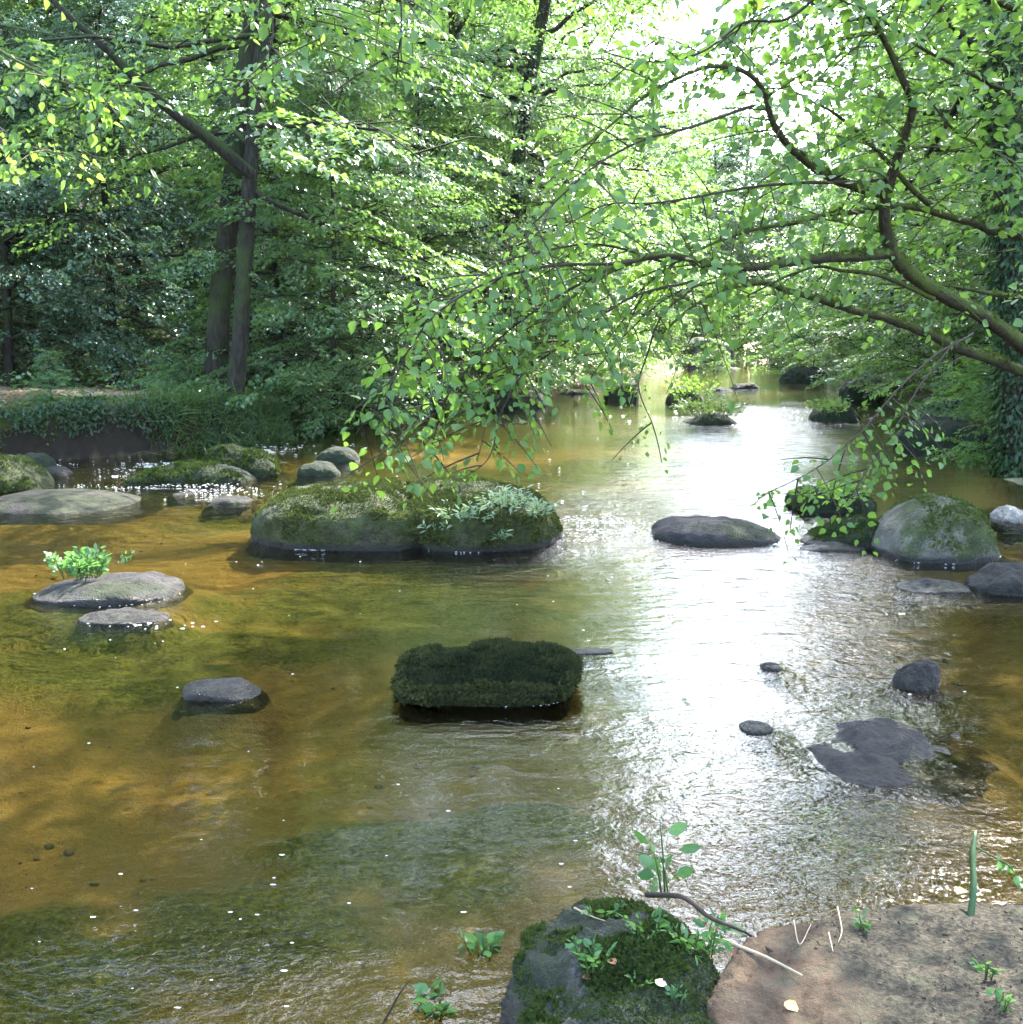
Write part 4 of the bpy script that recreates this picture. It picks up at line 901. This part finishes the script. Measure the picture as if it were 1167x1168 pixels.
# green blade leaves beside the bent twig
p = on(sandrock, 822, 1062); rr = np.random.default_rng(6)
l = link('leaf_sprig', leaves('leaf_sprig', np.zeros((4, 3)), np.array([[.1, -.1, 1.], [.9, .1, .2], [.8, -.5, .1], [-.8, .2, .35]]), np.array([[0, -1, .3], [0, 0, 1.], [0, 0, 1.], [0, 0, 1.]]), [.06, .07, .08, .07], M['herb'], (LEAF_OVAL[0] * np.array([1, .55]), LEAF_OVAL[1]), .2, 6), loc=p + Vector((0, 0, .01)))
setp(l, 'four-bladed green sprig between the two near rocks', 'plant')

# ------------------------------------------------------------------ stuff: grass, undergrowth, litter, foam
def scatter(n, x0, x1, y0, y1, cond, seed):
    rng = np.random.default_rng(seed); x = rng.uniform(x0, x1, n); y = rng.uniform(y0, y1, n)
    z, dl, dr, din = ground_z(x, y); k = cond(x, y, z, dl, dr, din, rng); return np.stack([x, y, z], -1)[k], rng
# long drooping grass on the bank edge
pts, rng2 = scatter(120000, -5.2, 0, 13.6, 22, lambda x, y, z, dl, dr, din, r: (dl > -.05) & (dl < 1.3) & (fbm(np.stack([x, y, 0 * x], -1) * 1.2, 2, 3) > -.05), 81)
pts = pts[:9000]; n = len(pts); d = rng2.normal(0, .5, (n, 3)) + np.array([.45, -.5, .75])
g1 = leaves('grass', pts, d, rng2.normal(0, .4, (n, 3)) + np.array([0, 0, 1]), rng2.uniform(.15, .42, n), M['grass'], (np.array([[0, -.018], [.5, -.02], [1, 0], [.5, .02], [0, .018]]), [[0, 1, 2, 3, 4]]), .1, 82, .55)
setp(link('grass', g1), 'long grass drooping over the left bank edge', 'grass', kind='stuff')
# ivy hanging over the cut bank
pts, rng2 = scatter(300000, -9, -3, 11.5, 16.5, lambda x, y, z, dl, dr, din, r: (dl > .02) & (dl < .9) & (fbm(np.stack([x, y, z], -1) * 1.7, 3, 8) > -.16 + .5 * (.45 - z)), 83)
pts = pts[:17000]; n = len(pts); nr = np.array([.5, -.8, .5]) + rng2.normal(0, .45, (n, 3))
g2 = leaves('bank_ivy', pts + rng2.normal(0, .04, (n, 3)) + np.array([.03, -.06, .03]), rng2.normal(0, .5, (n, 3)) + np.array([.2, -.4, -.5]), nr, rng2.uniform(.03, .07, n), M['ivy'], LEAF_OVAL, .2, 84)
setp(link('bank_ivy', g2), 'glossy ivy hanging down the cut left bank', 'ivy', kind='stuff')
# moss cushions on the bank top and its face
pts, rng2 = scatter(400000, -9.5, -1, 11.5, 18, lambda x, y, z, dl, dr, din, r: (dl > .1) & (dl < 2.6) & (fbm(np.stack([x, y, z], -1) * 1.3, 3, 18) > -.02), 183)
pts = pts[:45000]; n = len(pts)
g5 = leaves('bank_moss', pts - np.array([0, 0, .005]), rng2.normal(0, .6, (n, 3)) + np.array([0, -.1, 1]), rng2.normal(0, 1, (n, 3)), rng2.uniform(.02, .06, n), M['moss_lit'], LEAF_FINE, .2, 184)
setp(link('bank_moss', g5), 'moss cushions along the top of the left bank', 'moss', kind='stuff')
# undergrowth
pts, rng2 = scatter(400000, -24, 22, 12, 46, lambda x, y, z, dl, dr, din, r: (din < -.25) & ~((np.abs(y - 17.6) < 1.9) & (x < -3.8)) & (fbm(np.stack([x, y, 0 * x], -1) * .8, 3, 12) + .25 * r.random(len(x)) > .12), 85)
pts = pts[:80000]; n = len(pts); pts[:, 2] += rng2.random(n) ** 1.5 * .42 * (.4 + .8 * (fbm(pts * .9, 2, 14) > 0))
g3 = leaves('undergrowth', pts, rng2.normal(0, 1, (n, 3)) * np.array([1, 1, .3]), rng2.normal(0, .35, (n, 3)) + np.array([0, 0, 1]), rng2.uniform(.05, .11, n), M['under'], LEAF_FINE, .25, 86)
setp(link('undergrowth', g3), 'low leafy undergrowth on the forest floor', 'undergrowth', kind='stuff')
# leaf litter
pts, rng2 = scatter(60000, -14, 12, 10, 30, lambda x, y, z, dl, dr, din, r: din < -.1, 87)
pts = pts[:16000]; n = len(pts)
g4 = leaves('leaf_litter', pts + np.array([0, 0, .012]), rng2.normal(0, 1, (n, 3)) * np.array([1, 1, .15]), rng2.normal(0, .25, (n, 3)) + np.array([0, 0, 1]), rng2.uniform(.04, .09, n), M['litter'], LEAF_FINE, .25, 88)
setp(link('leaf_litter', g4), 'dry brown leaves on the forest floor', 'leaf litter', kind='stuff')
# gravel on the river bed
rng2 = np.random.default_rng(95); n = 1500
gpx = np.stack([rng2.uniform(-4.5, 4.5, n), 2.2 + 9 * rng2.random(n) ** 1.4], -1); zz, _, _, dn = ground_z(gpx[:, 0], gpx[:, 1])
k_ = (dn > .2) & (fbm(np.concatenate([gpx, np.zeros((n, 1))], 1) * .9, 2, 77) > -.12); gpx, zz = gpx[k_], zz[k_]; n = len(gpx)
U6, F6 = cube_sphere(3); rs = rng2.uniform(.006, .022, n) * (rng2.random(n) ** 1.5 + .4)
Vg = U6[None] * rs[:, None, None] * rng2.uniform(.6, 1.3, (n, 1, 3)) * (1 + .25 * rng2.normal(0, 1, (n, len(U6), 1)) * .5) * np.array([1, 1, .6]) + np.concatenate([gpx, (zz + rs * .3)[:, None]], 1)[:, None]
Fg = (F6[None] + (np.arange(n) * len(U6))[:, None, None]).reshape(-1, 4)
setp(link('gravel', np_mesh('gravel', Vg.reshape(-1, 3), Fg.ravel(), np.arange(len(Fg)) * 4, np.full(len(Fg), 4), plain('river_pebble', (.10, .08, .05), .8), smooth=True)), 'pebbles and gravel on the river bed', 'gravel', kind='stuff')
# crumbs of soil and bark on the sandy rock
rng2 = np.random.default_rng(93); cr_p = []
for k in range(2600):
    x, y = rng2.uniform(.52, 1.5), rng2.uniform(1.7, 2.8)
    if vnoise(np.array([[x * 5, y * 5, 2.]]), 6)[0] + (x - .9) * 1.2 < rng2.normal(.1, .35): continue
    zz = surf_z(sandrock, x, y)
    if zz > .1: cr_p.append((x, y, zz))
cr_p = np.array(cr_p); n = len(cr_p)
crm = leaf_mat('soil_crumb', (.02, .016, .011), (.13, .10, .065), (.02, .015, .01), .05, .9, .1)
setp(link('soil_crumbs', leaves('soil_crumbs', cr_p + np.array([0, 0, .001]), rng2.normal(0, 1, (n, 3)) * np.array([1, 1, .4]), rng2.normal(0, .6, (n, 3)) + np.array([0, 0, 1]), rng2.uniform(.003, .013, n) ** 1.0, crm, (LEAF_FINE[0] * np.array([1, .8]), LEAF_FINE[1]), .5, 94)), 'crumbs of soil and bark on the sandy rock', 'soil crumbs', kind='stuff')
# foam flecks and bubbles drifting on the water
fm_m, nt, out = new_mat('foam'); g = NT(nt); b = g.n('ShaderNodeBsdfPrincipled'); b.inputs['Base Color'].default_value = (.8, .78, .74, 1); b.inputs['Roughness'].default_value = .4; nt.links.new(b.outputs[0], out.inputs[0])
rng2 = np.random.default_rng(91); Pf = []
for (x0, x1, y0, y1, nn) in [(0, 1100, 600, 1050, 50), (300, 1000, 480, 640, 80), (100, 420, 640, 760, 20), (0, 420, 980, 1160, 12)]:
    for k in range(nn):
        v = at(rng2.uniform(x0, x1), rng2.uniform(y0, y1)); v.z = float(water_z(v.x, v.y)); Pf.append((v.x, v.y, v.z, rng2.uniform(.0015, .0042) * (.6 + v.y / 12)))
def rim(o, n, ymax, sz=.006):
    """froth where the river meets the front of a rock"""
    me = o.data; V = np.empty(len(me.vertices) * 3, np.float32); me.vertices.foreach_get('co', V); V = V.reshape(-1, 3) + np.array(o.location)
    w = V[(np.abs(V[:, 2] - .01) < .03)]; w = w[w[:, 1] < np.median(w[:, 1]) + ymax]; c = w.mean(0)
    for k in rng2.integers(0, len(w), n):
        if vnoise(w[k:k + 1] * 5.5 + 3, 4)[0] < -.05: continue
        q = w[k] + (w[k] - c) * .015 + rng2.normal(0, .012, 3); Pf.append((q[0], q[1], float(water_z(q[0], q[1])), sz * rng2.uniform(.4, 1.3)))
rim(big, 200, -.2, .004); rim(block, 50, -.05, .0025); rim(palerock, 50, -.1, .004); rim(flat, 40, 0, .0045); rim(fernrock, 24, 0, .003)
for (px, py, sx, sy, nn, sz) in [(190, 548, 40, 7, 420, .005), (170, 562, 45, 5, 300, .0045), (240, 566, 50, 5, 380, .0045), (690, 606, 45, 6, 650, .005), (300, 515, 50, 3, 120, .008), (130, 535, 70, 2, 240, .007),
                                 (150, 712, 30, 4, 60, .005), (640, 592, 30, 12, 100, .008), (930, 622, 40, 5, 90, .009), (830, 476, 90, 5, 160, .012)]:
    for k in range(nn):
        v = at(px + rng2.normal() * sx, py + rng2.normal() * sy)
        if vnoise(np.array([[v.x * 2.5, v.y * 5, 1.]]), 4)[0] > -.1: Pf.append((v.x, v.y, float(water_z(v.x, v.y)), sz * rng2.uniform(.3, 1.3)))
Pf = np.array(Pf); a = np.linspace(0, 6.283, 7)[:-1]; rings = []
ang = rng2.random((len(Pf), 6)) * .3 + a; rr = Pf[:, 3:4] * rng2.uniform(.7, 1.3, (len(Pf), 6))
V1 = np.stack([Pf[:, 0:1] + rr * np.cos(ang) * 2.6, Pf[:, 1:2] + rr * np.sin(ang), Pf[:, 2:3] + .002 + 0 * ang], -1)
V2 = np.stack([Pf[:, 0], Pf[:, 1], Pf[:, 2] + .003 + Pf[:, 3] * .2], -1)[:, None]
V = np.concatenate([V1, V2], 1).reshape(-1, 3); base = np.arange(len(Pf)) * 7
loops = np.concatenate([np.stack([base + j, base + (j + 1) % 6, base + 6], -1) for j in range(6)], 1).ravel(); nf = len(Pf) * 6
setp(link('foam', np_mesh('foam', V, loops, np.arange(nf) * 3, np.full(nf, 3), fm_m, smooth=True)), 'white foam flecks drifting on the river', 'foam', kind='stuff')

# ------------------------------------------------------------------ the air of the valley
HAZE = 0.00013
if HAZE:
    hz_m, nt, out = new_mat('valley_haze'); pv = nt.nodes.new('ShaderNodeVolumePrincipled'); pv.inputs['Density'].default_value = HAZE
    pv.inputs['Color'].default_value = (.93, .97, 1, 1); pv.inputs['Anisotropy'].default_value = .35; nt.links.new(pv.outputs[0], out.inputs['Volume'])
    bx = np.array([[x, y, z] for x in (-195, 195) for y in (-45, 265) for z in (-3, 62)], float)
    fc = np.array([[0, 1, 3, 2], [4, 6, 7, 5], [0, 4, 5, 1], [2, 3, 7, 6], [0, 2, 6, 4], [1, 5, 7, 3]])
    setp(link('haze', np_mesh('haze', bx, fc.ravel(), np.arange(6) * 4, np.full(6, 4), hz_m)), 'thin bright haze hanging in the wooded valley', 'haze', kind='stuff')

# ------------------------------------------------------------------ light, sky, camera
SUN_EL, SUN_AZ = math.radians(45), math.radians(33)      # azimuth from +Y towards +X
w = bpy.data.worlds.new('World'); scene.world = w; w.use_nodes = True
nt = w.node_tree; bg = nt.nodes['Background']; sky = nt.nodes.new('ShaderNodeTexSky'); sky.sky_type = 'NISHITA'; sky.sun_disc = False
sky.sun_elevation = SUN_EL; sky.sun_rotation = SUN_AZ; sky.air_density = 1.0; sky.dust_density = 1.8; sky.ozone_density = 1.0; sky.altitude = 50
nt.links.new(sky.outputs[0], bg.inputs[0]); bg.inputs[1].default_value = .15
sl = bpy.data.lights.new('sun', 'SUN'); sl.energy = 2.2; sl.angle = math.radians(.5); sl.color = (1, .97, .91)
so = bpy.data.objects.new('sun', sl); C.objects.link(so)
sd = Vector((math.sin(SUN_AZ) * math.cos(SUN_EL), math.cos(SUN_AZ) * math.cos(SUN_EL), math.sin(SUN_EL)))
so.rotation_euler = sd.to_track_quat('Z', 'Y').to_euler(); so.location = (0, 0, 30)

cam = bpy.data.cameras.new('camera'); co = bpy.data.objects.new('camera', cam); C.objects.link(co)
co.location = (0, 0, CAMZ); co.rotation_euler = (math.pi / 2 - PITCH, 0, 0)
cam.sensor_fit = 'HORIZONTAL'; cam.sensor_width = 36; cam.lens = 36 * FPX / 1167; cam.clip_end = 1000; cam.clip_start = .05
scene.camera = co
scene.view_settings.view_transform = 'Standard'; scene.view_settings.look = 'None'; scene.view_settings.gamma = 1.0
scene.view_settings.exposure = 3.95
scene.render.engine = 'CYCLES'
cy = scene.cycles; cy.max_bounces = 7; cy.diffuse_bounces = 4; cy.glossy_bounces = 3; cy.transmission_bounces = 4; cy.transparent_max_bounces = 8
cy.caustics_reflective = False; cy.caustics_refractive = False; cy.sample_clamp_indirect = 6; cy.use_denoising = True
cy.use_adaptive_sampling = True; cy.adaptive_threshold = .015
